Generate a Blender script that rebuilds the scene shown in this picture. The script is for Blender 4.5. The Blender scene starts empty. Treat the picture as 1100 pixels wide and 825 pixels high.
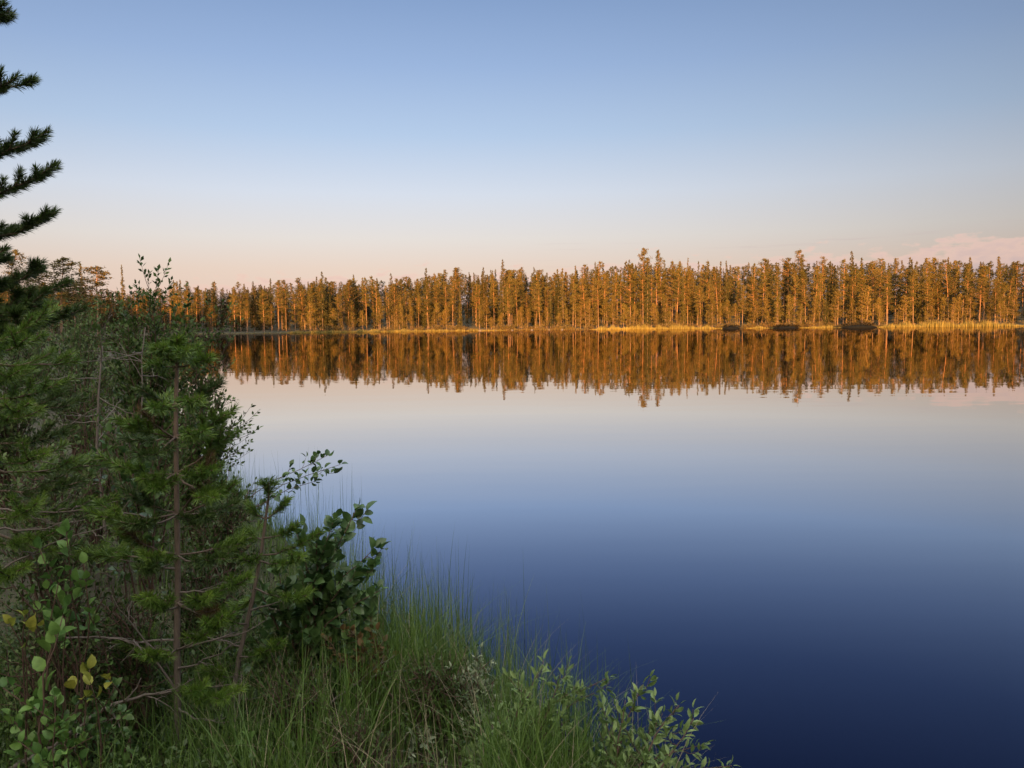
import bpy, math, random
import numpy as np
from mathutils import Vector, Matrix

R = math.radians
rng = np.random.default_rng(7)
random.seed(7)
S = bpy.context.scene
COL = S.collection

# ------------------------------------------------------------------ camera, sky, sun, exposure
F0 = 833.0                       # focal length in pixels of the 1100 px wide photograph
EYE = Vector((0, 0, 1.65))
PITCH, ROLL = math.atan(62.5 / F0), R(0.6)
SUN_EL, SUN_AZ = 4.2, 188.0      # degrees, azimuth clockwise from +Y: low behind the viewer
SKY_STRENGTH, SUN_STRENGTH, EXPOSURE = 0.10, 5.0, 2.2

fwd = Vector((0, math.cos(PITCH), -math.sin(PITCH)))
up0 = Vector((0, math.sin(PITCH), math.cos(PITCH)))
rt0 = Vector((1, 0, 0))
rt = rt0 * math.cos(ROLL) - up0 * math.sin(ROLL)
up = rt0 * math.sin(ROLL) + up0 * math.cos(ROLL)

cam = bpy.data.cameras.new('camera')
cam.sensor_width = 36.0
cam.lens = 36.0 * F0 / 1100.0
cam.clip_start, cam.clip_end = 0.05, 20000
camo = bpy.data.objects.new('camera', cam)
COL.objects.link(camo)
m = Matrix((rt, up, -fwd)).transposed().to_4x4()
m.translation = EYE
camo.matrix_world = m
S.camera = camo


def at(px, py, Y):
    """world point at forward distance Y seen at photograph pixel (px, py)"""
    d = fwd + rt * ((px - 550.0) / F0) + up * ((412.5 - py) / F0)
    return EYE + d * (Y / d.y)


def to_px(p):
    v = Vector(p) - EYE
    w = v.dot(fwd)
    return 550 + F0 * v.dot(rt) / w, 412.5 - F0 * v.dot(up) / w


S.view_settings.view_transform = 'Standard'
S.view_settings.look = 'None'
S.view_settings.exposure = EXPOSURE
S.view_settings.gamma = 1
S.view_settings.use_curve_mapping = False
S.cycles.max_bounces = 6
S.cycles.diffuse_bounces = 2
S.cycles.glossy_bounces = 3
S.cycles.transmission_bounces = 3
S.cycles.caustics_reflective = False
S.cycles.caustics_refractive = False

W = bpy.data.worlds.new('World')
S.world = W
W.use_nodes = True


class NT:
    """tiny node helper"""
    def __init__(s, tree):
        s.t = tree
        tree.nodes.clear()

    def n(s, kind, **kw):
        nd = s.t.nodes.new(kind)
        for k, v in kw.items():
            if k.startswith('i_'):
                nd.inputs[k[2:].replace('_', ' ')].default_value = v
            else:
                setattr(nd, k, v)
        return nd

    def l(s, a, b):
        s.t.links.new(a, b)

    def math(s, op, a, b=None, c=None, clamp=False):
        nd = s.t.nodes.new('ShaderNodeMath')
        nd.operation = op
        nd.use_clamp = clamp
        for i, v in enumerate((a, b, c)):
            if v is None:
                continue
            if isinstance(v, (int, float)):
                nd.inputs[i].default_value = v
            else:
                s.l(v, nd.inputs[i])
        return nd.outputs[0]

    def ramp(s, fac, stops, interp='LINEAR'):
        nd = s.t.nodes.new('ShaderNodeValToRGB')
        nd.color_ramp.interpolation = interp
        el = nd.color_ramp.elements
        while len(el) < len(stops):
            el.new(0.5)
        for e, (p, c) in zip(el, stops):
            e.position = p
            e.color = (*c, 1) if len(c) == 3 else c
        s.l(fac, nd.inputs[0])
        return nd.outputs[0]

    def mix(s, fac, a, b, blend='MIX'):
        nd = s.t.nodes.new('ShaderNodeMix')
        nd.data_type = 'RGBA'
        nd.blend_type = blend
        for i, v in ((0, fac), (6, a), (7, b)):
            if isinstance(v, (int, float)):
                nd.inputs[i].default_value = v
            elif isinstance(v, tuple):
                nd.inputs[i].default_value = (*v, 1)
            else:
                s.l(v, nd.inputs[i])
        return nd.outputs[2]


def srgb(r, g, b):
    f = lambda c: (c / 255 / 12.92) if c / 255 <= 0.04045 else ((c / 255 + 0.055) / 1.055) ** 2.4
    return (f(r), f(g), f(b))


w = NT(W.node_tree)
sky = w.n('ShaderNodeTexSky', sky_type='NISHITA')
sky.sun_disc = False
sky.sun_elevation = R(SUN_EL)
sky.sun_rotation = R(SUN_AZ)
sky.air_density, sky.dust_density, sky.ozone_density = 1.0, 1.6, 3.0
tc = w.n('ShaderNodeTexCoord')
sep = w.n('ShaderNodeSeparateXYZ')
w.l(tc.outputs['Generated'], sep.inputs[0])
elev = w.math('MULTIPLY', w.math('ARCSINE', sep.outputs[2]), 180 / math.pi / 90)     # 0..1 over 90 degrees
azim = w.math('ARCTAN2', sep.outputs[0], sep.outputs[1])                             # 0 along the view, + to the right
E = 2 ** EXPOSURE
K = lambda r, g, b: tuple(c / E / SKY_STRENGTH * 0.1 for c in srgb(r, g, b))
# clear evening sky opposite the low sun, from peach at the horizon to blue overhead (divided by 0.1: sky units)
grad = w.ramp(elev, [(0.0, K(234, 198, 182)), (0.046, K(237, 212, 196)), (0.070, K(233, 223, 216)), (0.105, K(218, 223, 234)), (0.15, K(184, 204, 231)),
                     (0.20, K(157, 181, 219)), (0.255, K(131, 157, 199)), (0.36, K(108, 134, 188)), (0.52, K(206, 217, 240)), (1.0, K(224, 232, 250))])
gscale = w.n('ShaderNodeVectorMath', operation='SCALE')
w.l(grad, gscale.inputs[0])
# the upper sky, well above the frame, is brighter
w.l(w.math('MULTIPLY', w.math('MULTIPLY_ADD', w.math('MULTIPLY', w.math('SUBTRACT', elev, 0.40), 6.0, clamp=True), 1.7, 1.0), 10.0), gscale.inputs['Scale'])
base = w.mix(0.06, gscale.outputs[0], sky.outputs[0])
# slightly deeper to the right of the view
side = w.math('MAXIMUM', w.math('ADD', w.math('MULTIPLY_ADD', azim, -0.2, 0.98), w.math('MULTIPLY', w.math('MULTIPLY', azim, azim), -0.5)), 0.7)
sd = w.n('ShaderNodeVectorMath', operation='SCALE')
w.l(base, sd.inputs[0])
w.l(side, sd.inputs['Scale'])
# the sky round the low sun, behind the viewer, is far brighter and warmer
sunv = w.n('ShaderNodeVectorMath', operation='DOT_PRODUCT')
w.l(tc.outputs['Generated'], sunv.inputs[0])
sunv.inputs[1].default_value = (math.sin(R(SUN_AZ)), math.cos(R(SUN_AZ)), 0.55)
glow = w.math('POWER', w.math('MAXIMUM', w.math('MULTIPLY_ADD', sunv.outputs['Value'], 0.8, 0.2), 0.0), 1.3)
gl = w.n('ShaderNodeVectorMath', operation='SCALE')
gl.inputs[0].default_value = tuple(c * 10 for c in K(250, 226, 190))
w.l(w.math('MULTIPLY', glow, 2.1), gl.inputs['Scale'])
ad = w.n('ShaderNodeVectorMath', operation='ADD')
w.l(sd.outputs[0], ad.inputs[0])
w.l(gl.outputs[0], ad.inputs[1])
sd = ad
# low far cumulus heads and thin bars of cloud above the horizon
comb = w.n('ShaderNodeCombineXYZ')
w.l(w.math('MULTIPLY', azim, 9.0), comb.inputs[0])
w.l(w.math('MULTIPLY', elev, 50.0), comb.inputs[1])
n1 = w.n('ShaderNodeTexNoise', i_Scale=1.0, i_Detail=2.5, i_Roughness=0.5)
w.l(comb.outputs[0], n1.inputs['Vector'])
comb3 = w.n('ShaderNodeCombineXYZ')
w.l(w.math('MULTIPLY', azim, 40.0), comb3.inputs[0])
w.l(w.math('MULTIPLY', elev, 160.0), comb3.inputs[1])
n3 = w.n('ShaderNodeTexNoise', i_Scale=1.0, i_Detail=3.0, i_Roughness=0.55)
w.l(comb3.outputs[0], n3.inputs['Vector'])
top = w.math('MULTIPLY_ADD', n1.outputs[0], 0.034, w.math('MULTIPLY_ADD', azim, 0.024, 0.004))
top = w.math('MULTIPLY_ADD', n3.outputs[0], 0.047, top)
cmask = w.math('MULTIPLY', w.math('SUBTRACT', top, elev), 150.0, clamp=True)
cmask = w.math('MULTIPLY', cmask, 0.62)
crown_lit = w.math('MULTIPLY_ADD', w.math('SUBTRACT', top, elev), -40.0, 1.0, clamp=True)
cloudcol = w.mix(crown_lit, tuple(c * 10 for c in K(208, 182, 184)), tuple(c * 10 for c in K(248, 206, 188)))
withc = w.mix(cmask, sd.outputs[0], cloudcol)
comb2 = w.n('ShaderNodeCombineXYZ')
w.l(w.math('MULTIPLY', azim, 7.0), comb2.inputs[0])
w.l(w.math('MULTIPLY', elev, 330.0), comb2.inputs[1])
n2 = w.n('ShaderNodeTexNoise', i_Scale=1.0, i_Detail=3.0)
w.l(comb2.outputs[0], n2.inputs['Vector'])
bars = w.math('MULTIPLY', w.math('SUBTRACT', n2.outputs[0], 0.60), 5.0, clamp=True)
band = w.math('MULTIPLY', w.math('MULTIPLY_ADD', w.math('ABSOLUTE', w.math('SUBTRACT', elev, 0.058)), -50.0, 1.0, clamp=True),
              w.math('MULTIPLY_ADD', azim, 2.5, 0.3, clamp=True))
withc = w.mix(w.math('MULTIPLY', w.math('MULTIPLY', bars, band), 0.6), withc, tuple(c * 10 for c in K(196, 176, 176)))
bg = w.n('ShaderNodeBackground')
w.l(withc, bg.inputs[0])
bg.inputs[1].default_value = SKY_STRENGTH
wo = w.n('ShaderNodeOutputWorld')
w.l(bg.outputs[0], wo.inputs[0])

sl = bpy.data.lights.new('sun', 'SUN')
sl.energy = SUN_STRENGTH
sl.angle = R(0.5)
sl.color = (1.0, 0.435, 0.105)
so = bpy.data.objects.new('sun', sl)
COL.objects.link(so)
sdir = Vector((math.sin(R(SUN_AZ)) * math.cos(R(SUN_EL)), math.cos(R(SUN_AZ)) * math.cos(R(SUN_EL)), math.sin(R(SUN_EL))))
so.rotation_euler = sdir.to_track_quat('Z', 'Y').to_euler()
so.location = (-30, -40, 60)


# ------------------------------------------------------------------ materials
def mat(name):
    mt = bpy.data.materials.new(name)
    mt.use_nodes = True
    return mt, NT(mt.node_tree)


def leaf_mat(name, a, b, trans=0.25, rough=0.55, spec=0.3, per_object=0.0, alt=None, noise=0.0, sat=1.0):
    """foliage: face attribute 'tint' blends two leaf colours; objects vary a little"""
    mt, t = mat(name)
    at_ = t.n('ShaderNodeAttribute', attribute_name='tint')
    c = t.mix(at_.outputs['Fac'], a, b)
    if per_object:
        oi = t.n('ShaderNodeObjectInfo')
        r = t.math('MULTIPLY', oi.outputs['Random'], per_object)
        c = t.mix(r, c, alt)
        hsv = t.n('ShaderNodeHueSaturation')
        t.l(c, hsv.inputs['Color'])
        t.l(t.math('MULTIPLY_ADD', t.math('FRACT', t.math('MULTIPLY', oi.outputs['Random'], 7.31)), 0.5, 0.72), hsv.inputs['Value'])
        c = hsv.outputs[0]
    if sat != 1.0:
        hs_ = t.n('ShaderNodeHueSaturation')
        hs_.inputs['Saturation'].default_value = sat
        t.l(c, hs_.inputs['Color'])
        c = hs_.outputs[0]
    if noise:
        g = t.n('ShaderNodeNewGeometry')
        nz = t.n('ShaderNodeTexNoise', i_Scale=noise, i_Detail=4.0, i_Roughness=0.6)
        t.l(g.outputs['Position'], nz.inputs['Vector'])
        v = t.n('ShaderNodeVectorMath', operation='SCALE')
        t.l(c, v.inputs[0])
        t.l(t.math('MULTIPLY_ADD', nz.outputs[0], 1.4, 0.3), v.inputs['Scale'])
        c = v.outputs[0]
    p = t.n('ShaderNodeBsdfPrincipled')
    p.inputs['Roughness'].default_value = rough
    p.inputs['Specular IOR Level'].default_value = spec
    t.l(c, p.inputs['Base Color'])
    tr = t.n('ShaderNodeBsdfTranslucent')
    t.l(c, tr.inputs[0])
    mx = t.n('ShaderNodeMixShader')
    mx.inputs[0].default_value = trans
    t.l(p.outputs[0], mx.inputs[1])
    t.l(tr.outputs[0], mx.inputs[2])
    o = t.n('ShaderNodeOutputMaterial')
    t.l(mx.outputs[0], o.inputs[0])
    return mt


def bark_mat(name, lo, hi, z0=0.0, z1=1.0, scale=30.0, contrast=0.5):
    """bark: colour lo at the foot blending to hi above, flaky noise"""
    mt, t = mat(name)
    tcn = t.n('ShaderNodeTexCoord')
    sp = t.n('ShaderNodeSeparateXYZ')
    t.l(tcn.outputs['Object'], sp.inputs[0])
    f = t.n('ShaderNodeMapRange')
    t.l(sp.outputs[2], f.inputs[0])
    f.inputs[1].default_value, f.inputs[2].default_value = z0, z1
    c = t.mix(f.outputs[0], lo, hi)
    mp = t.n('ShaderNodeMapping')
    mp.inputs['Scale'].default_value = (1, 1, 0.3)
    t.l(tcn.outputs['Object'], mp.inputs[0])
    nz = t.n('ShaderNodeTexNoise', i_Scale=scale, i_Detail=4.0, i_Roughness=0.65)
    t.l(mp.outputs[0], nz.inputs['Vector'])
    k = t.math('MULTIPLY_ADD', nz.outputs[0], contrast * 2, 1 - contrast)
    v = t.n('ShaderNodeVectorMath', operation='SCALE')
    t.l(c, v.inputs[0])
    t.l(k, v.inputs['Scale'])
    p = t.n('ShaderNodeBsdfPrincipled')
    p.inputs['Roughness'].default_value = 0.85
    p.inputs['Specular IOR Level'].default_value = 0.2
    t.l(v.outputs[0], p.inputs['Base Color'])
    bp = t.n('ShaderNodeBump', i_Strength=0.6, i_Distance=0.004)
    t.l(nz.outputs[0], bp.inputs['Height'])
    t.l(bp.outputs[0], p.inputs['Normal'])
    o = t.n('ShaderNodeOutputMaterial')
    t.l(p.outputs[0], o.inputs[0])
    return mt


M = {}
M['far_pine'] = leaf_mat('far pine needles', (0.040, 0.043, 0.013), (0.098, 0.086, 0.023), 0.15, 0.7, 0.1, 0.5, (0.10, 0.070, 0.020))
M['far_spruce'] = leaf_mat('far spruce needles', (0.026, 0.032, 0.013), (0.060, 0.058, 0.022), 0.12, 0.7, 0.1, 0.5, (0.10, 0.075, 0.026))
M['far_young'] = leaf_mat('young pine needles far', (0.075, 0.068, 0.018), (0.115, 0.092, 0.024), 0.18, 0.7, 0.1, 0.5, (0.13, 0.085, 0.024))
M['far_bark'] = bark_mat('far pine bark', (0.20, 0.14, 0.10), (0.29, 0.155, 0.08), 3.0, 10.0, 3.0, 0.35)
M['spruce_bark'] = bark_mat('spruce bark', (0.13, 0.10, 0.085), (0.16, 0.11, 0.08), 0.0, 8.0, 3.0, 0.35)
M['forest_shaded'] = leaf_mat('shade-toned forest needles', (0.022, 0.026, 0.011), (0.055, 0.050, 0.018), 0.1, 0.7, 0.1)  # interior needles, coloured darker so gaps between the trees read as deep shade
M['needle'] = leaf_mat('pine needles', (0.056, 0.110, 0.027), (0.170, 0.250, 0.062), 0.18, 0.45, 0.4, sat=1.15)
M['needle_dark'] = leaf_mat('old pine needles', (0.034, 0.062, 0.020), (0.080, 0.122, 0.036), 0.15, 0.45, 0.4, sat=1.15)
M['bark'] = bark_mat('young pine bark', (0.100, 0.088, 0.076), (0.145, 0.106, 0.080), 0.1, 1.2, 60.0, 0.55)
M['twig'] = bark_mat('grey twig bark', (0.13, 0.115, 0.10), (0.15, 0.13, 0.115), 0, 1, 80.0, 0.45)
M['brown_twig'] = bark_mat('brown twig bark', (0.075, 0.05, 0.038), (0.10, 0.065, 0.05), 0, 1, 80.0, 0.4)
M['aspen'] = leaf_mat('dark bluish green leaves', (0.042, 0.085, 0.036), (0.100, 0.165, 0.062), 0.22, 0.42, 0.45, noise=50.0, sat=1.15)
M['willow'] = leaf_mat('grey green willow leaves', (0.085, 0.140, 0.052), (0.195, 0.270, 0.110), 0.28, 0.5, 0.35, noise=60.0, sat=1.12)
M['myrtle'] = leaf_mat('grey green myrtle leaves', (0.13, 0.17, 0.10), (0.24, 0.29, 0.18), 0.25, 0.55, 0.3, noise=60.0)
M['bush'] = leaf_mat('dark bush leaves', (0.028, 0.056, 0.019), (0.105, 0.155, 0.055), 0.22, 0.55, 0.2, sat=1.15)
M['bush_grey'] = leaf_mat('greyish bush leaves', (0.038, 0.066, 0.026), (0.130, 0.180, 0.076), 0.22, 0.55, 0.2, sat=1.12)
M['bright'] = leaf_mat('fresh green leaves', (0.065, 0.135, 0.045), (0.15, 0.25, 0.08), 0.3, 0.5, 0.35, noise=45.0, sat=1.15)
M['yellow'] = leaf_mat('yellowed leaves', (0.13, 0.18, 0.028), (0.27, 0.27, 0.045), 0.3, 0.5, 0.3, noise=45.0)
M['russet'] = leaf_mat('russet leaves', (0.060, 0.050, 0.020), (0.130, 0.075, 0.030), 0.2, 0.6, 0.2)
M['grass'] = leaf_mat('grass blades', (0.038, 0.082, 0.022), (0.125, 0.190, 0.058), 0.28, 0.5, 0.3, sat=1.15)
M['sedge'] = leaf_mat('sedge stems', (0.060, 0.102, 0.040), (0.150, 0.210, 0.085), 0.2, 0.5, 0.3, sat=1.15)
M['straw'] = leaf_mat('dry grass', (0.15, 0.135, 0.08), (0.27, 0.235, 0.15), 0.2, 0.6, 0.2)
M['heath'] = leaf_mat('heath leaves', (0.022, 0.044, 0.014), (0.066, 0.104, 0.034), 0.2, 0.5, 0.35, sat=1.15)
M['reed'] = leaf_mat('far reeds', (0.15, 0.128, 0.036), (0.235, 0.20, 0.06), 0.2, 0.6, 0.2)
M['peat_scrub'] = leaf_mat('dark bog scrub', (0.003, 0.003, 0.002), (0.008, 0.008, 0.004), 0.1, 0.7, 0.1)
M['shore_bush'] = leaf_mat('shore scrub', (0.075, 0.062, 0.022), (0.13, 0.105, 0.035), 0.15, 0.7, 0.1, 0.4, (0.12, 0.07, 0.03))


def ground_mat():
    mt, t = mat('forest floor')
    g = t.n('ShaderNodeNewGeometry')
    nz = t.n('ShaderNodeTexNoise', i_Scale=3.5, i_Detail=8.0, i_Roughness=0.65)
    t.l(g.outputs['Position'], nz.inputs['Vector'])
    n2_ = t.n('ShaderNodeTexNoise', i_Scale=60.0, i_Detail=4.0)
    t.l(g.outputs['Position'], n2_.inputs['Vector'])
    c = t.ramp(nz.outputs[0], [(0.3, (0.022, 0.017, 0.011)), (0.5, (0.032, 0.036, 0.014)), (0.7, (0.055, 0.060, 0.022))])
    c = t.mix(t.math('MULTIPLY', n2_.outputs[0], 0.4), c, (0.06, 0.045, 0.028))
    p = t.n('ShaderNodeBsdfPrincipled')
    p.inputs['Roughness'].default_value = 0.95
    t.l(c, p.inputs['Base Color'])
    bp = t.n('ShaderNodeBump', i_Strength=0.8, i_Distance=0.03)
    t.l(n2_.outputs[0], bp.inputs['Height'])
    t.l(bp.outputs[0], p.inputs['Normal'])
    o = t.n('ShaderNodeOutputMaterial')
    t.l(p.outputs[0], o.inputs[0])
    return mt


def water_mat():
    mt, t = mat('still lake water')
    g = t.n('ShaderNodeNewGeometry')
    mp = t.n('ShaderNodeMapping')
    mp.inputs['Scale'].default_value = (0.25, 0.9, 1)
    t.l(g.outputs['Position'], mp.inputs[0])
    nz = t.n('ShaderNodeTexNoise', i_Scale=1.2, i_Detail=2.0)
    t.l(mp.outputs[0], nz.inputs['Vector'])
    bp = t.n('ShaderNodeBump', i_Strength=0.06, i_Distance=0.02)
    mp2 = t.n('ShaderNodeMapping')                                      # faint patches of breeze
    mp2.inputs['Scale'].default_value = (0.006, 0.05, 1)
    t.l(g.outputs['Position'], mp2.inputs[0])
    nb = t.n('ShaderNodeTexNoise', i_Scale=1.0, i_Detail=3.0)
    t.l(mp2.outputs[0], nb.inputs['Vector'])
    t.l(t.math('MULTIPLY', nz.outputs[0], t.math('MULTIPLY_ADD', t.math('POWER', nb.outputs[0], 3.0), 9.0, 0.3)), bp.inputs['Height'])
    fr = t.n('ShaderNodeFresnel')
    fr.inputs['IOR'].default_value = 1.333
    t.l(bp.outputs[0], fr.inputs['Normal'])
    k = t.ramp(fr.outputs[0], [(0.0, (0.0, 0.0, 0.0)), (0.062, (0.043, 0.051, 0.078)), (0.105, (0.122, 0.140, 0.200)), (0.25, (0.47, 0.51, 0.60)), (0.41, (0.66, 0.66, 0.68)), (0.50, (0.79, 0.78, 0.77)), (0.62, (0.79, 0.76, 0.73)), (1.0, (0.75, 0.67, 0.61))])
    gl_ = t.n('ShaderNodeBsdfGlossy')
    gl_.inputs['Roughness'].default_value = 0.012
    t.l(bp.outputs[0], gl_.inputs['Normal'])
    df = t.n('ShaderNodeBsdfDiffuse')
    t.l(k, gl_.inputs['Color'])
    body = t.n('ShaderNodeVectorMath', operation='SCALE')
    body.inputs[0].default_value = (0.0010, 0.0018, 0.0062)              # clear dark depth
    t.l(t.math('POWER', t.math('SUBTRACT', 1.0, fr.outputs[0]), 2.0), body.inputs['Scale'])
    t.l(body.outputs[0], df.inputs['Color'])
    mx = t.n('ShaderNodeAddShader')
    t.l(df.outputs[0], mx.inputs[0])
    t.l(gl_.outputs[0], mx.inputs[1])
    o = t.n('ShaderNodeOutputMaterial')
    t.l(mx.outputs[0], o.inputs[0])
    return mt


def rock_mat():
    mt, t = mat('shore rock')
    g = t.n('ShaderNodeNewGeometry')
    nz = t.n('ShaderNodeTexNoise', i_Scale=2.0, i_Detail=6.0)
    t.l(g.outputs['Position'], nz.inputs['Vector'])
    c = t.ramp(nz.outputs[0], [(0.3, (0.06, 0.052, 0.045)), (0.7, (0.16, 0.14, 0.12))])
    p = t.n('ShaderNodeBsdfPrincipled')
    p.inputs['Roughness'].default_value = 0.9
    t.l(c, p.inputs['Base Color'])
    o = t.n('ShaderNodeOutputMaterial')
    t.l(p.outputs[0], o.inputs[0])
    return mt


M['ground'], M['water'], M['rock'] = ground_mat(), water_mat(), rock_mat()


# ------------------------------------------------------------------ mesh helpers (numpy)
class G:
    """collects vertices, quads and triangles with a per-face tint; build() links them as ONE mesh object"""
    def __init__(s):
        s.v, s.q, s.t, s.qt, s.tt, s.n = [], [], [], [], [], 0

    def add(s, v, q=None, t=None, tint=0.5):
        v = np.asarray(v, float).reshape(-1, 3)
        if q is not None and len(q):
            q = np.asarray(q, int).reshape(-1, 4)
            s.q.append(q + s.n)
            s.qt.append(np.broadcast_to(np.asarray(tint, float) if np.ndim(tint) == 0 or len(tint) == len(q) else 0.5, (len(q),)))
        if t is not None and len(t):
            t = np.asarray(t, int).reshape(-1, 3)
            s.t.append(t + s.n)
            s.tt.append(np.broadcast_to(np.asarray(tint, float) if np.ndim(tint) == 0 or len(tint) == len(t) else 0.5, (len(t),)))
        s.v.append(v)
        s.n += len(v)

    def mesh(s, name, material, smooth=False):
        me = bpy.data.meshes.new(name)
        v = np.concatenate(s.v) if s.v else np.zeros((0, 3))
        q = np.concatenate(s.q) if s.q else np.zeros((0, 4), int)
        t = np.concatenate(s.t) if s.t else np.zeros((0, 3), int)
        tint = np.concatenate([np.concatenate(x) if x else np.zeros(0) for x in (s.qt, s.tt)])
        nl = q.size + t.size
        me.vertices.add(len(v))
        me.vertices.foreach_set('co', v.astype(np.float32).ravel())
        me.loops.add(nl)
        me.loops.foreach_set('vertex_index', np.concatenate([q.ravel(), t.ravel()]).astype(np.int32))
        me.polygons.add(len(q) + len(t))
        st = np.concatenate([np.arange(len(q)) * 4, q.size + np.arange(len(t)) * 3]).astype(np.int32)
        me.polygons.foreach_set('loop_start', st)
        if smooth:
            me.polygons.foreach_set('use_smooth', np.ones(len(st), bool))
        a = me.attributes.new('tint', 'FLOAT', 'FACE')
        a.data.foreach_set('value', tint.astype(np.float32))
        me.update(calc_edges=True)
        me.materials.append(M[material])
        return me

    def build(s, name, material, parent=None, smooth=False):
        o = bpy.data.objects.new(name, s.mesh(name, material, smooth))
        COL.objects.link(o)
        if parent is not None:
            o.parent = parent
        return o

    def part(s, name, material, parent, root, smooth=False):
        """like build(), for world-space geometry under an Empty at root's location"""
        s.v = [v - np.array(root.location) for v in s.v]
        return s.build(name, material, parent, smooth)


def tag(o, label=None, cat=None, group=None, kind=None):
    for k, v in (('label', label), ('category', cat), ('group', group), ('kind', kind)):
        if v:
            o[k] = v
    return o


def empty(name, loc, label, cat, group=None):
    o = bpy.data.objects.new(name, None)
    o.empty_display_size = 0.1
    COL.objects.link(o)
    o.location = loc
    return tag(o, label, cat, group)


def nrm(a):
    a = np.asarray(a, float)
    return a / np.maximum(np.linalg.norm(a, axis=-1, keepdims=True), 1e-9)


def tube(g, pts, r0, r1, sides=5, tint=0.5, power=1.0):
    p = np.asarray(pts, float)
    n = len(p)
    d = nrm(np.gradient(p, axis=0))
    ref = np.array([0.31, 0.95, 0.05]) if abs(d[0][2]) > 0.7 else np.array([0.05, 0.1, 1.0])
    x = nrm(np.cross(d, ref))
    y = np.cross(d, x)
    r = (r0 + (r1 - r0) * np.linspace(0, 1, n) ** power)[:, None, None]
    a = np.arange(sides) * 2 * np.pi / sides
    ring = p[:, None, :] + r * (x[:, None, :] * np.cos(a)[None, :, None] + y[:, None, :] * np.sin(a)[None, :, None])
    i = np.arange(n - 1)[:, None] * sides
    j = np.arange(sides)[None, :]
    k = (j + 1) % sides
    q = np.stack([i + j, i + k, i + sides + k, i + sides + j], -1).reshape(-1, 4)
    v = ring.reshape(-1, 3)
    v = np.concatenate([v, p[-1:] + d[-1:] * r1])
    tip = np.stack([(n - 1) * sides + np.arange(sides), (n - 1) * sides + (np.arange(sides) + 1) % sides, np.full(sides, n * sides)], -1)
    g.add(v, q=q, tint=tint)
    g.t.append(tip + g.n - len(v))
    g.tt.append(np.full(len(tip), float(tint)))


def curve(p0, p1, bend=(0, 0, 0), n=7, wob=0.0):
    """points from p0 to p1, bulged by bend at the middle"""
    t = np.linspace(0, 1, n)[:, None]
    p = np.asarray(p0, float) * (1 - t) + np.asarray(p1, float) * t + np.asarray(bend, float) * (4 * t * (1 - t))
    if wob:
        w_ = rng.normal(0, wob, p.shape)
        w_[0] = 0
        p = p + w_
    return p


def poly_at(p, t):
    """points and directions at fractions t of polyline p"""
    p = np.asarray(p)
    n = len(p) - 1
    x = np.clip(np.asarray(t) * n, 0, n - 1e-6)
    i = x.astype(int)
    f = (x - i)[:, None]
    return p[i] * (1 - f) + p[i + 1] * f, nrm(p[i + 1] - p[i])


def perp(d):
    """a random unit vector square to each d"""
    r = rng.normal(size=d.shape)
    return nrm(np.cross(d, r))


# leaf outlines: (x along the leaf, half width, lift of the edges)
def leaf_template(kind):
    prof = {'lance': [(0.22, 0.13), (0.5, 0.18), (0.78, 0.12)], 'oval': [(0.2, 0.26), (0.5, 0.36), (0.8, 0.24)],
            'round': [(0.15, 0.34), (0.45, 0.46), (0.78, 0.33)]}[kind]
    v = [(0, 0, 0)]
    for x, h in prof:
        droop = -0.26 * x * x
        v += [(x, h, droop + 0.42 * h), (x, 0, droop), (x, -h, droop + 0.34 * h)]
    v.append((1, 0, -0.30))
    q, t = [], [(0, 2, 1), (0, 3, 2)]
    for i in range(2):
        a = 1 + 3 * i
        q += [(a, a + 1, a + 4, a + 3), (a + 1, a + 2, a + 5, a + 4)]
    t += [(7, 8, 10), (8, 9, 10)]
    return np.array(v, float), np.array(q), np.array(t)


SIMPLE = (np.array([(0, 0, 0), (0.5, 0.27, 0.06), (1, 0, -0.08), (0.5, -0.27, 0.06)], float), np.zeros((0, 4), int), np.array([(0, 2, 1), (0, 3, 2)]))
LEAF = {k: leaf_template(k) for k in ('lance', 'oval', 'round')}
LEAF['simple'] = SIMPLE


def leaves(g, pos, direc, size, kind='oval', flat=0.6, tint=None):
    """a leaf at every pos pointing along direc, faces turned mostly upward"""
    n = len(pos)
    if not n:
        return
    tv, tq, tt = LEAF[kind]
    x = nrm(direc)
    upv = nrm(np.array([0, 0, 1.0]) * flat + rng.normal(0, 0.55, (n, 3)))
    y = nrm(np.cross(upv, x))
    z = np.cross(x, y)
    size = np.broadcast_to(size, (n,))
    loc = tv[None] * size[:, None, None]
    v = pos[:, None, :] + loc[..., :1] * x[:, None] + loc[..., 1:2] * y[:, None] + loc[..., 2:] * z[:, None]
    k = len(tv)
    off = (np.arange(n) * k)[:, None, None]
    tn = rng.random(n) if tint is None else np.clip(np.broadcast_to(tint, (n,)) + rng.normal(0, 0.12, n), 0, 1)
    base_n = g.n
    g.v.append(v.reshape(-1, 3))
    g.n += n * k
    if len(tq):
        g.q.append((tq[None] + off).reshape(-1, 4) + base_n)
        g.qt.append(np.repeat(tn, len(tq)))
    g.t.append((tt[None] + off).reshape(-1, 3) + base_n)
    g.tt.append(np.repeat(tn, len(tt)))


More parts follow.
